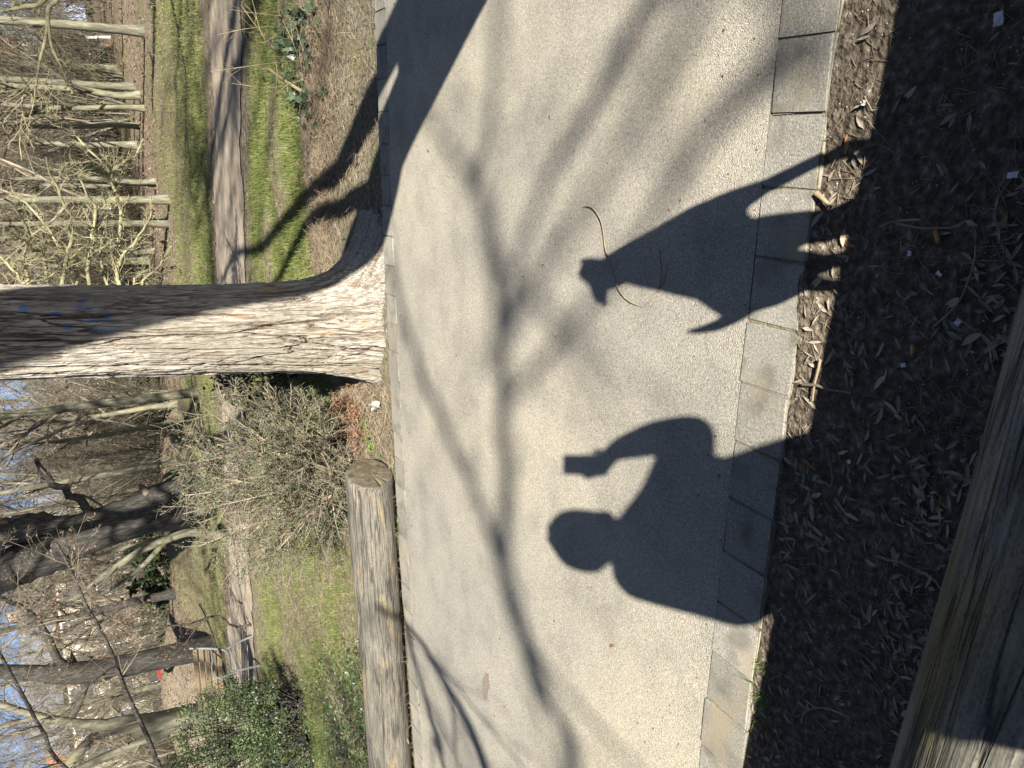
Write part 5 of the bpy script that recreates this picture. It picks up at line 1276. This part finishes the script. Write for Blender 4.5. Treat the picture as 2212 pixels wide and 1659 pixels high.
# leaning saplings with withered leaves, lower left
def sapling(label, pts, Yd, r0, seed, nl):
    w = [yp(x, y, Yd) for x, y in pts]
    if w[0][2] > 0.1: w = [np.array([w[0][0] - 0.35, w[0][1], -0.1]), np.array([w[0][0] - 0.28, w[0][1], w[0][2] * 0.5])] + w
    else: w[0][2] = -0.1
    b = np.array([w[0][0], w[0][1], 0])
    t = empty('sapling', b); tag(t, label, 'tree')
    P, R = poly_tube([p - b for p in w], np.linspace(r0, r0 * 0.35, len(w)), n=26, seed=seed, wob=0.006)
    ob('trunk', mesh_from('trunk', *tubes(P, R, 8), M_BARKD), t)
    P1, R1 = grow(P, R, 24, (0.25, 1), (0.5, 1.2), (0.10, 0.30), 7, 0.14, 0.02, 0.4, 0.004, seed)
    P2_, R2 = grow(P1, R1, 7, (0.15, 1), (0.4, 1.1), (0.25, 0.55), 5, 0.2, 0.01, 0.55, 0.003, seed + 1)
    P3, R3 = grow(P2_, R2, 4, (0.15, 1), (0.4, 1.1), (0.3, 0.6), 4, 0.2, 0.0, 0.6, 0.002, seed + 2)
    ob('twigs', mesh_from('twigs', *join([tubes(P1, R1, 4), tubes(P2_, R2, 3), tubes(P3, R3, 3)]), M_TWIG), t)
    g = np.random.default_rng(seed); c = P3[:, 1:].reshape(-1, 3); c = c[g.uniform(0, 1, len(c)) < nl]
    ob('withered_leaves', mesh_from('withered_leaves', *rnd_leaves(c + g.normal(0, 0.01, c.shape), 0.042, 0.024, seed, 0.1), M_DRYLEAF, smooth=False), t)
b0 = gp(640, 1760, -0.03)
sapling('slim leaning sapling with withered brown leaves crossing before the thick shaded trunk', [(560, 1800), (420, 1715), (347, 1659), (320, 1594), (270, 1487), (237, 1400), (185, 1306), (160, 1244), (120, 1170)], 9.0, 0.042, 401, 0.16)
sapling('leaning sapling with withered brown leaves nearest the lower left corner', [(470, 1850), (300, 1760), (140, 1659), (85, 1569), (25, 1456), (-40, 1340), (-90, 1250)], 9.4, 0.038, 411, 0.16)
sapling('thin upright sapling with brown leaf tufts left of the dark leaning trunk', [(470, 1330), (400, 1350), (300, 1350), (265, 1345), (200, 1320), (150, 1310), (90, 1290)], 11.0, 0.02, 421, 0.3)

# hanging branch at the top right corner of the place
Y5 = 11.0
built_tree('lichen grey bough hanging in from beyond the picture top', [
    ('trunk', [np.array([5.2, 10.4, -0.1]), np.array([5.2, 10.4, 1.2]), np.array([5.1, 10.5, 2.4]), np.array([4.9, 10.6, 4.0]), np.array([4.8, 10.6, 6.0])], [0.20, 0.16, 0.15, 0.13, 0.10]),
    ('bough', [np.array([5.05, 10.5, 2.9]), yp(150, -120, Y5), yp(128, -10, Y5), yp(106, 16, Y5), yp(103, 50, Y5), yp(97, 90, Y5), yp(85, 137, Y5), yp(78, 190, Y5)], [0.04, 0.034, 0.029, 0.026, 0.023, 0.019, 0.014, 0.008]),
    ('bough', [yp(103, 40, Y5), yp(112, 100, Y5), yp(135, 150, Y5), yp(150, 190, Y5)], [0.022, 0.018, 0.012, 0.008]),
    ('bough', [yp(128, -60, Y5), yp(90, 5, Y5), yp(50, 15, Y5), yp(10, 25, Y5)], [0.04, 0.03, 0.025, 0.015])], M_TWIGP, 341, 0.35, n1=8, twig=M_TWIGP, side=9)

# ------------------------------------------------------------------ bench
def bench():
    a = gp(545, 1408, 0.0); c = gp(548, 1520, 0.0)
    ax = _n((c - a) * [1, 1, 0]); o = (a + c) / 2; o[2] = 0
    rz = math.atan2(ax[1], ax[0])
    t = empty('bench', (o[0], o[1], float(ground_z(o[0], o[1])) + 0.01), rz)
    tag(t, 'grey metal park bench with wooden slats by the evergreen shrub', 'bench')
    L_ = 1.8
    # local x along the bench, +y toward the viewer (front) given by sign
    f = 1 if (math.cos(rz) * (-o[1]) - math.sin(rz) * (-o[0])) > 0 else -1
    for k in range(5):
        box_obj('slat', (0, f * (0.02 + 0.085 * k), 0.44 + 0.004 * k), (L_, 0.07, 0.032), M_SLAT, t, bevel=0.006)
    for k in range(5):
        box_obj('slat', (0, f * (-0.05 - 0.035 * k), 0.53 + 0.085 * k), (L_, 0.026, 0.07), M_SLAT, t, Matrix.Rotation(f * 0.38, 3, 'X'), bevel=0.006)
    for s in (-1, 1):
        x = s * (L_ / 2 + 0.03)
        P, R = poly_tube([(x, f * 0.44, 0.0), (x, f * 0.42, 0.30), (x, f * 0.40, 0.42), (x, f * 0.25, 0.42), (x, f * 0.02, 0.43), (x, -f * 0.10, 0.62), (x, -f * 0.22, 0.96)], [0.019] * 7, n=26)
        ob('end_frame', mesh_from('end_frame', *tubes(P, R, 8), M_METAL), t)
        P, R = poly_tube([(x, f * 0.44, 0.42), (x, f * 0.46, 0.62), (x, f * 0.30, 0.66), (x, f * 0.05, 0.65), (x, -f * 0.10, 0.64)], [0.016] * 5, n=18)
        ob('armrest', mesh_from('armrest', *tubes(P, R, 8), M_METAL), t)
        P, R = poly_tube([(x, -f * 0.02, 0.43), (x, -f * 0.10, 0.2), (x, -f * 0.14, 0.0)], [0.019] * 3, n=10)
        ob('leg', mesh_from('leg', *tubes(P, R, 8), M_METAL), t)
bench()

# ------------------------------------------------------------------ houses beyond the park
def house(label, p, w_, d_, h_, wall, roof, rz=0.0, rows=3, cols=6, ridge=3.0):
    t = empty('house', (p[0], p[1], float(ground_z(p[0], p[1])) - 0.1), rz); tag(t, label, 'house')
    box_obj('wall', (0, 0, h_ / 2), (w_, d_, h_), wall, t)
    bm = bmesh.new(); e = 0.5
    v = [bm.verts.new(c) for c in ((-w_/2 - e, -d_/2 - e, h_), (w_/2 + e, -d_/2 - e, h_), (w_/2 + e, d_/2 + e, h_), (-w_/2 - e, d_/2 + e, h_), (-w_/2 + 1, 0, h_ + ridge), (w_/2 - 1, 0, h_ + ridge))]
    for f in ((0, 1, 5, 4), (2, 3, 4, 5), (1, 2, 5), (3, 0, 4), (3, 2, 1, 0)): bm.faces.new([v[i] for i in f])
    r = bm_obj('roof', bm, roof, t)
    box_obj('chimney', (w_ * 0.2, 0.4, h_ + ridge * 0.9), (0.7, 0.6, 1.6), M_WALLO, r)
    fm = gm = None
    for i in range(rows):
        for j in range(cols):
            x = -w_ / 2 + w_ * (j + 0.5) / cols; z = h_ * (i + 0.55) / rows
            if fm is None:
                f = box_obj('window', (0, 0, 0), (1.25, 0.12, 1.7), M_FRAME, t); fm = f.data
                gl = box_obj('pane', (0, -0.03, 0), (1.03, 0.12, 1.48), M_GLASS, f); gm = gl.data
            else:
                f = ob('window', fm, t); gl = ob('pane', gm, f)
            f.location = (x, -d_ / 2 - 0.02, z)
    box_obj('door', (w_ * 0.5 / cols, -d_ / 2 - 0.04, 1.05), (1.1, 0.14, 2.1), M_BARKD, t)
    return t
house('long cream house glimpsed through twigs left of the thick shaded trunk', yp(330, 1345, 62), 15, 9, 8.0, M_WALLC, M_ROOFG, 0.55, 3, 6)
house('cream house glimpsed through twigs beside the dark leaning trunk', yp(300, 1085, 70), 12, 9, 6.2, M_WALLC, M_ROOFG, 0.35, 2, 5)
house('salmon house with red roof glimpsed above the dark evergreen bush', yp(260, 1215, 78), 9, 9, 9.0, M_WALLO, M_ROOFR, 0.45, 3, 4)
house('white house glimpsed through the grove right of the stout tree', yp(200, 520, 82), 14, 9, 7.0, M_WALLW, M_ROOFR, 0.1, 2, 6)
house('cream house glimpsed behind the mottled leaning trunk', yp(350, 1560, 64), 12, 9, 8.0, M_WALLC, M_ROOFR, 0.6, 3, 5)
house('white house glimpsed between trunks just left of the stout tree', yp(260, 920, 84), 13, 9, 6.0, M_WALLW, M_ROOFG, 0.3, 2, 5)
house('white house glimpsed through the twigs toward the picture top', yp(150, 300, 86), 16, 9, 5.5, M_WALLW, M_ROOFR, 0.0, 2, 6)

# ------------------------------------------------------------------ parked vehicles
def car(label, p, rz, paint, L_=4.2, h_=1.45, van=False, cat='car'):
    t = empty('parked_van' if van else 'parked_car', (p[0], p[1], float(ground_z(p[0], p[1]))), rz); tag(t, label, cat)
    prof = [(-L_/2, 0.35), (-L_/2 + 0.05, 0.75), (-L_/2 + 0.25, 0.92), (-L_*0.33, 1.0), (-L_*0.22, h_ - 0.08), (-L_*0.12, h_), (L_*0.18, h_), (L_*0.30, h_*0.82), (L_/2 - 0.55, 0.92), (L_/2 - 0.08, 0.80), (L_/2, 0.55), (L_/2, 0.32)]
    if van:
        prof = [(-L_/2, 0.4), (-L_/2, h_ - 0.15), (-L_/2 + 0.15, h_), (L_*0.22, h_), (L_*0.33, h_*0.80), (L_*0.38, h_*0.58), (L_/2 - 0.05, h_*0.5), (L_/2, 0.6), (L_/2, 0.35)]
    W = 1.75; bm = bmesh.new()
    rings = []
    for y, ins in ((-W/2, 0.0), (-W/2 + 0.12, 0), (W/2 - 0.12, 0), (W/2, 0)):
        rings.append([bm.verts.new((x, y * (0.84 if z > 1.02 and abs(y) > W/2 - 0.05 else 1.0), z)) for x, z in prof])
    n = len(prof)
    for a, b in zip(rings[:-1], rings[1:]):
        for i in range(n): bm.faces.new((a[i], a[(i+1) % n], b[(i+1) % n], b[i]))
    bm.faces.new(rings[0][::-1]); bm.faces.new(rings[-1])
    bmesh.ops.recalc_face_normals(bm, faces=bm.faces)
    bm_obj('body', bm, paint, t)
    for s in (-1, 1):
        x0, x1 = (-L_*0.24, L_*0.24) if not van else (L_*0.14, L_*0.32)
        g_ = box_obj('window', ((x0 + x1) / 2, s * (W/2 - 0.055 if not van else W/2 - 0.12), h_*0.82), ((x1 - x0) * 0.82, 0.06, h_*0.20), M_GLASS, t)
    for x in (-L_*0.31, L_*0.31):
        for s in (-1, 1):
            bm = bmesh.new(); bmesh.ops.create_cone(bm, cap_ends=True, segments=20, radius1=0.32, radius2=0.32, depth=0.2, matrix=Matrix.Translation((x, s * (W/2 - 0.08), 0.32)) @ Matrix.Rotation(math.pi/2, 4, 'X'))
            wl = bm_obj('wheel', bm, M_RUBBER, t)
            bm = bmesh.new(); bmesh.ops.create_cone(bm, cap_ends=True, segments=16, radius1=0.19, radius2=0.19, depth=0.22, matrix=Matrix.Translation((x, s * (W/2 - 0.07), 0.32)) @ Matrix.Rotation(math.pi/2, 4, 'X'))
            bm_obj('rim', bm, M_METAL, wl)
    for s in (-1, 1):
        box_obj('headlight', (L_/2 - 0.01, s * 0.62, 0.68), (0.06, 0.28, 0.14), M_FRAME, t, bevel=0.01)
        box_obj('taillight', (-L_/2 + 0.02, s * 0.66, 0.80), (0.06, 0.18, 0.18), M_CARRED, t, bevel=0.01)
    return t
car('red car parked beyond the mound behind the thick shaded trunk', yp(372, 1452, 44), 2.4, M_CARRED)
car('silver car parked beyond the mound near the picture bottom', yp(385, 1500, 46), 2.4, M_CARSIL)
car('pale blue van parked beyond the grove near the picture top', yp(150, 36, 58), 0.1, M_CARBLU, 5.0, 2.3, True, 'van')
car('silver car parked beyond the grove between its third and fourth trunks', yp(195, 320, 64), 0.0, M_CARSIL)

# leaning white post and small wooden box by the grove
p = gp(240, 81, -0.05)
t = empty('post', (p[0], p[1], float(ground_z(p[0], p[1])))); tag(t, 'thin white leaning post beside the first grove trunk', 'post')
q = yp(187, 81, p[1])
P, R = poly_tube([(0, 0, -0.05), (q - p) * 0.5 + [0, 0, 0], (q - p)], [0.06, 0.06, 0.06], n=6)
ob('shaft', mesh_from('shaft', *tubes(P, R, 10), M_FRAME), t)
sphere_obj('cap', (q - p), (0.065, 0.065, 0.04), M_METAL, t, seg=12)
p = gp(243, 93, -0.05)
t = empty('nesting_box', (p[0], p[1], float(ground_z(p[0], p[1])))); tag(t, 'small brown wooden box on the litter by the white post', 'box')
box_obj('box_body', (0, 0, 0.22), (0.3, 0.26, 0.42), M_SLAT, t, bevel=0.02); box_obj('box_lid', (0, 0, 0.455), (0.38, 0.32, 0.05), M_BARKD, t)
box_obj('box_foot', (0, 0, 0.02), (0.2, 0.2, 0.06), M_BARKD, t)

# ------------------------------------------------------------------ fallen leaves on the near soil
def leaf_mesh(seed, mat, L_, wr):
    g = random.Random(seed); n = 5
    V = []; curl = g.uniform(-0.25, 0.35); tw = g.uniform(-0.25, 0.25)
    for i in range(n + 1):
        u = i / n; wdt = wr * math.sin(math.pi * (u * 0.92 + 0.05)) ** 0.8 * (0.5 if i in (0, n) else 1)
        z = curl * (u - 0.5) ** 2 * 0.6 + 0.02
        for s, dz in ((-1, 0.5), (0, 0), (1, 0.5)):
            V.append(((u - 0.5) * L_, s * wdt * L_ * 0.5 + 0.05 * L_ * math.sin(u * 3), (z + dz * wdt * 0.35 + s * tw * wdt * 0.6) * L_ + 0.002))
    F = []
    for i in range(n):
        for k in (0, 1):
            a = i * 3 + k; F.append((a, a + 1, a + 4, a + 3))
    return mesh_from('fallen_leaf', V, F, mat)
LEAF = [leaf_mesh(i, (M_LEAF_A, M_LEAF_B, M_LEAF_A, M_LEAF_C, M_LEAF_B, M_LEAF_A)[i], 1.0, (0.24, 0.20, 0.28, 0.22, 0.17, 0.20)[i]) for i in range(6)]
gL = np.random.default_rng(55)
def leaf_density(x, y):
    left = smooth01((0.1 - x) / 0.9)
    return np.clip(0.10 + 0.35 * left + 0.75 * np.exp(-((y - 0.70) / 0.15) ** 2) + 0.15 * (y > 1.12), 0, 1) * (0.1 + 2.6 * np.clip(fbm(x * 6, y * 6, 0, 88) - 0.36, 0, 1))
cand = []
while len(cand) < 1500:
    x, y = gL.uniform(-2.3, 0.55), gL.uniform(0.60, 1.24)
    if y > yn(x) - KW - 0.015 or y < 0.615: continue
    if gL.uniform() < leaf_density(x, y): cand.append((x, y))
def in_view(x, y):
    c = ROT.T @ (np.array([x, y, 0.0]) - CPOS)
    return abs(c[0] / c[2]) < 0.50 and abs(c[1] / c[2]) < 0.668
vis = [c for c in cand if in_view(*c)]
rest = [c for c in cand if not in_view(*c)]
for k, (x, y) in enumerate(vis[:290]):
    if y > 1.07:
        lab, grp = 'small dead leaf on the sunlit soil strip beside the near kerb', 'dead leaves on the sunlit soil strip'
    elif x > -0.62:
        lab, grp = 'small dead leaf on the shaded soil toward the picture top', 'dead leaves on the upper shaded soil'
    else:
        lab, grp = 'small dead leaf on the shaded soil toward the picture bottom', 'dead leaves on the lower shaded soil'
    o = ob('fallen_leaf', LEAF[int(gL.integers(0, 6))], None, (x, y, float(ground_z(x, y)) + gL.uniform(0.001, 0.006)))
    s = gL.uniform(0.018, 0.046); o.scale = (s, s * gL.uniform(0.8, 1.3), s)
    o.rotation_euler = (gL.normal(0, 0.22), gL.normal(0, 0.18), gL.uniform(0, 6.28))
    tag(o, lab, 'leaf', grp)
def loose_leaves(pts, L0, seed, mat, name, label):
    g = np.random.default_rng(seed); pts = np.array(pts)
    c = np.column_stack([pts, ground_z(pts[:, 0], pts[:, 1]) + g.uniform(0.002, 0.012, len(pts))])
    nn_ = g.normal(0, 0.3, (len(c), 3)); nn_[:, 2] = 1
    tag(ob(name, mesh_from(name, *leaf_cards(c, nn_, g.normal(size=(len(c), 3)), L0 * g.uniform(0.5, 1.2, len(c)), L0 * 0.22 * g.uniform(0.6, 1.4, len(c))), mat, smooth=False)), label, 'leaf litter', kind='stuff')
loose_leaves(vis[290:] + rest, 0.034, 3, M_LEAF_B, 'leaf_litter', 'scattered dead leaves and scraps on the soil by the near log')
# crumbs and shreds pressed into the soil
def soil_pts(g, n):
    x = g.uniform(-2.4, 0.6, n * 2); y = g.uniform(0.58, 1.24, n * 2)
    m = (y < yn(x) - KW - 0.012) & (g.uniform(0, 1, n * 2) < 0.35 + 0.6 * np.exp(-((y - 0.68) / 0.16) ** 2))
    return np.stack([x, y], -1)[m][:n]
tag(ob('soil_litter', mesh_from('soil_litter', *sticks(2600, soil_pts, 0.035, 0.0009, 66, 0.12), M_STRAW)), 'fine stalk fragments strewn over the soil by the near log', 'plant litter', kind='stuff')
g = np.random.default_rng(67)
gr = []
while len(gr) < 900:
    x, y = g.uniform(-2.3, 0.5), g.uniform(0.75, 1.26)
    if y < yn(x) - KW - 0.005: gr.append((x, y))
gr = np.array(gr); rr_ = g.uniform(0.0008, 0.0026, len(gr)); oc = np.array([[1, 0, 0], [0, 1, 0], [-1, 0, 0], [0, -1, 0], [0, 0, 1], [0, 0, -1]]) * [1, 1, 0.7]
Vp = (np.column_stack([gr, ground_z(gr[:, 0], gr[:, 1]) + 0.001])[:, None] + oc[None] * rr_[:, None, None] * g.uniform(0.7, 1.3, (len(gr), 6, 1))).reshape(-1, 3)
of = np.array([[0, 1, 4], [1, 2, 4], [2, 3, 4], [3, 0, 4], [1, 0, 5], [2, 1, 5], [3, 2, 5], [0, 3, 5]])
tag(ob('grit', mesh_from('grit', Vp, (np.arange(len(gr))[:, None, None] * 6 + of[None]).reshape(-1, 3), M_STONE, smooth=False)), 'pale grit grains on the soil beside the near kerb', 'grit', kind='stuff')

g = np.random.default_rng(68); n = 420
xs_ = g.uniform(-4.2, 0.7, n); u = np.where(g.uniform(0, 1, n) < 0.45, np.abs(g.normal(0, 0.05, n)), g.uniform(0, 1, n)); u = np.where(g.uniform(0, 1, n) < 0.3, 1 - np.abs(g.normal(0, 0.04, n)), u); u = np.clip(u, 0, 1)
cb = np.column_stack([xs_, yn(xs_) * (1 - u) + yf(xs_) * u, 0.016 * np.sin(u * math.pi) + 0.004])
Vd = (cb[:, None] + oc[None] * g.uniform(0.0012, 0.0042, (n, 1, 1)) * g.uniform(0.5, 1.6, (n, 6, 1))).reshape(-1, 3)
tag(ob('path_crumbs', mesh_from('path_crumbs', Vd, (np.arange(n)[:, None, None] * 6 + of[None]).reshape(-1, 3), M_BURNT, smooth=False)), 'tiny dark crumbs of soil and leaf strewn on the asphalt', 'debris', kind='stuff')
# single twigs
def twig(label, pix, r, mat=M_TWIGT, z=0.006, lift=0.0, side=None):
    pts = [gp(x, y, 0.0) for x, y in pix]
    o = np.mean(pts, axis=0); o[2] = 0
    t = empty('twig', o); tag(t, label, 'twig')
    q = [p - o + [0, 0, z + lift * math.sin(math.pi * i / (len(pts) - 1))] for i, p in enumerate(pts)]
    P, R = poly_tube(q, np.linspace(r, r * 0.5, len(q)), n=22)
    ob('stem', mesh_from('stem', *tubes(P, R, 6), mat), t)
    for s in side or []:
        q = [gp(x, y, 0.0) - o + [0, 0, z] for x, y in s]
        P, R = poly_tube(q, np.linspace(r * 0.7, r * 0.3, len(q)), n=12)
        ob('side_shoot', mesh_from('side_shoot', *tubes(P, R, 5), mat), t)
twig('long curved pale twig lying across the dog shadow on the path', [(1256, 451), (1275, 446), (1292, 451), (1309, 472), (1317, 500), (1322, 540), (1334, 575), (1345, 622), (1365, 650), (1396, 664)], 0.0022, lift=0.018,
     side=[[(1337, 602), (1315, 580), (1293, 558)], [(1344, 620), (1325, 617), (1310, 600)], [(1396, 662), (1424, 628), (1432, 600), (1429, 540)], [(1424, 630), (1440, 605), (1444, 570)]])
twig('tiny dark curved twig on the path at the right', [(1305, 133), (1313, 140), (1312, 160), (1302, 180)], 0.0013, M_TWIG)
twig('thin straight stalk on the path below the dog shadow', [(1310, 738), (1322, 770), (1331, 806)], 0.0009, M_STRAW)
twig('thin stalk on the lit path above the hooded shadow', [(1037, 985), (1030, 1005), (1026, 1033)], 0.0014, M_STRAW)
twig('short stout twig crossing the edge of the sunlit soil strip', [(1738, 830), (1768, 832), (1790, 840), (1842, 848)], 0.0042, M_TWIG)
twig('straight broken twig on the sunlit soil near the kerb', [(1776, 776), (1771, 800), (1764, 828), (1759, 865)], 0.0038, M_TWIGT)
twig('curved brown twig on the shaded soil near the first leg shadow', [(1852, 332), (1870, 320), (1902, 310)], 0.0042, M_TWIG)
twig('dark forked twig on the shaded soil beneath the person shadow', [(1792, 965), (1799, 1000), (1804, 1030), (1797, 1058)], 0.0055, M_TWIG)
twig('long thin bent twig on the shaded soil', [(1904, 490), (1935, 478), (1991, 474)], 0.0024, M_STRAW, side=[[(1935, 480), (1990, 492), (2058, 492)]])
twig('long arching stalk on the shaded soil near the log', [(2112, 528), (2110, 560), (2095, 610), (2070, 660), (2022, 704)], 0.0022, M_STRAW)
twig('bark fragment lying on the sunlit soil by the kerb', [(1768, 417), (1780, 428), (1800, 447)], 0.0075, M_TWIGT)
twig('long bowed stalk on the shaded soil toward the picture bottom', [(1916, 1208), (1945, 1212), (1980, 1228), (2020, 1250), (2045, 1285)], 0.0024, M_STRAW)
twig('thin bowed stalk near the picture bottom on shaded soil', [(1736, 1560), (1740, 1540), (1765, 1528), (1800, 1532), (1840, 1550)], 0.0022, M_STRAW)

# cigarette ends, paper scraps, stones
def butt(label, a, b):
    pa, pb = gp(*a, 0.008), gp(*b, 0.008); o = (pa + pb) / 2 * [1, 1, 0]
    o[2] = ground_z(o[0], o[1]); t = empty('cigarette_end', o); tag(t, label, 'cigarette end')
    pa[2] = pb[2] = 0.0085; pa[:2] -= o[:2]; pb[:2] -= o[:2]; m = pa + (pb - pa) * 0.78
    for nm, u, v, mt, r in (('filter', pa, m, M_FILTER, 0.0042), ('burnt_tip', m, pb, M_BURNT, 0.0039)):
        P = np.linspace(u, v, 6)[None]; R = np.full((1, 6), r); R[:, 0] *= 0.75; R[:, -1] *= 0.75
        V, F_ = tubes(P, R, 12); ob(nm, mesh_from(nm, V, F_, mt), t)
butt('orange cigarette end on the shaded soil near the dog shadow', (2012, 497), (2022, 527))
butt('brown cigarette end on the shaded soil below the dog shadow', (1962, 746), (1963, 772))
def scrap(name, label, cat, x, y, w_, h_, mat, seed, rise=0.004):
    p = gp(x, y, 0.0); g = random.Random(seed)
    bm = bmesh.new(); bmesh.ops.create_grid(bm, x_segments=4, y_segments=4, size=0.5)
    for v in bm.verts:
        v.co.x *= w_ * g.uniform(0.85, 1.1); v.co.y *= h_ * g.uniform(0.85, 1.1); v.co.z = g.uniform(0, rise) + 0.003
    ext = bmesh.ops.extrude_face_region(bm, geom=bm.faces[:])
    for v in [e for e in ext['geom'] if isinstance(e, bmesh.types.BMVert)]: v.co.z += max(0.0012, rise * 0.5)
    bmesh.ops.recalc_face_normals(bm, faces=bm.faces)
    o = bm_obj(name, bm, mat, None, (p[0], p[1], float(ground_z(p[0], p[1])))); o.rotation_euler[2] = g.uniform(0, 3); tag(o, label, cat)
scrap('paper_scrap', 'crumpled white paper scrap on the shaded soil nearest the picture corner', 'paper', 2153, 40, 0.0165, 0.0225, M_WHITE, 1, 0.006)
scrap('paper_scrap', 'small white paper tag on the shaded soil near the picture edge', 'paper', 2182, 378, 0.0180, 0.0105, M_WHITE, 2, 0.003)
scrap('paper_scrap', 'tiny white scrap beside the orange cigarette end', 'paper', 1960, 548, 0.0105, 0.0075, M_WHITE, 3, 0.003)
scrap('paper_scrap', 'small white scrap on the shaded soil below the brown cigarette end', 'paper', 1944, 790, 0.012, 0.009, M_WHITE, 4, 0.003)
scrap('paper_scrap', 'white flake on the shaded soil midway to the log', 'paper', 2024, 592, 0.012, 0.007, M_WHITE, 5, 0.003)
scrap('paper_scrap', 'white lump on the shaded soil near the log', 'paper', 2070, 696, 0.012, 0.012, M_WHITE, 6, 0.008)
scrap('paper_scrap', 'white speck on the soil beneath the person shadow', 'paper', 1828, 999, 0.008, 0.008, M_WHITE, 7, 0.003)
scrap('pebble', 'small pale pebble on the sunlit soil strip', 'pebble', 1866, 222, 0.010, 0.011, M_STONE, 8, 0.010)
scrap('pebble', 'pale oval pebble on the lit path', 'pebble', 1063, 806, 0.010, 0.016, M_STONE, 9, 0.004)
scrap('stone', 'pale flat stone standing beside the stout tree at the kerb', 'stone', 815, 877, 0.12, 0.045, M_STONE, 10, 0.04)
scrap('pebble', 'white pebble on the far kerb toward the picture top', 'pebble', 806, 70, 0.03, 0.022, M_STONE, 11, 0.012)
for k, (x, y) in enumerate(((940, 235), (928, 325), (1050, 710), (1092, 872), (1114, 725), (876, 1400), (1054, 1378), (907, 1523), (1384, 94), (1326, 1395), (885, 1600))):
    p = gp(x, y, 0.0)
    o = ob('fallen_leaf', LEAF[(k % 2) * 3], None, (p[0], p[1], 0.008)); o.scale = (0.04, 0.05, 0.04); o.rotation_euler[2] = k * 1.3
    tag(o, 'tiny brown leaf scrap lying on the asphalt path', 'leaf', 'leaf scraps on the asphalt')
# dark oily stain on the path
p = gp(1055, 1480, 0.0)
aa = np.linspace(0, 2 * math.pi, 40, endpoint=False)
rs = 1 + 0.45 * (fbm(np.cos(aa) * 3, np.sin(aa) * 3, 0, 5) - 0.5) * 2
V = np.column_stack([0.085 * np.cos(aa) * rs, 0.035 * np.sin(aa) * rs, aa * 0]); V = np.vstack([V, [[0, 0, 0]]])
M_STAIN = material('damp_stain', [(0.3, (0.13, 0.10, 0.08)), (0.5, (0.20, 0.16, 0.13)), (0.7, (0.26, 0.22, 0.18))], 90, rough=0.7, bump=0.3)
o = ob('stain', mesh_from('stain', V, [(i, (i + 1) % 40, 40) for i in range(40)], M_STAIN), None, (p[0], p[1], 0.0155)); tag(o, 'dark brown stain on the path toward the picture bottom', 'stain'); o.rotation_euler[2] = -0.15
# grass tufts at the near kerb
for k, (x, y, lab, n_, h_) in enumerate(((1642, 1505, 'bright green grass tuft at the near kerb toward the picture bottom', 26, 0.045), (1726, 742, 'small green tuft at the edge of the near kerb in sunlight', 16, 0.018), (1640, 1440, 'small grass tuft between kerb and shaded soil', 16, 0.03), (1790, 1275, 'dark green mossy tuft on the shaded soil', 60, 0.022), (1668, 1555, 'green tuft on shaded soil near the picture bottom', 40, 0.035), (1850, 560, 'tiny tuft beside the leg shadows', 10, 0.012))):
    p = gp(x, y, 0.0); g = np.random.default_rng(k)
    xy = p[None, :2] + g.normal(0, 0.014 if n_ < 30 else 0.03, (n_, 2))
    V, F_ = blades(xy, h_, 0.0028, lean=0.9, seed=k)
    o = ob('grass_tuft', mesh_from('grass_tuft', V - [p[0], p[1], 0], F_, M_WEED, smooth=False), None, (p[0], p[1], 0)); tag(o, lab, 'grass')
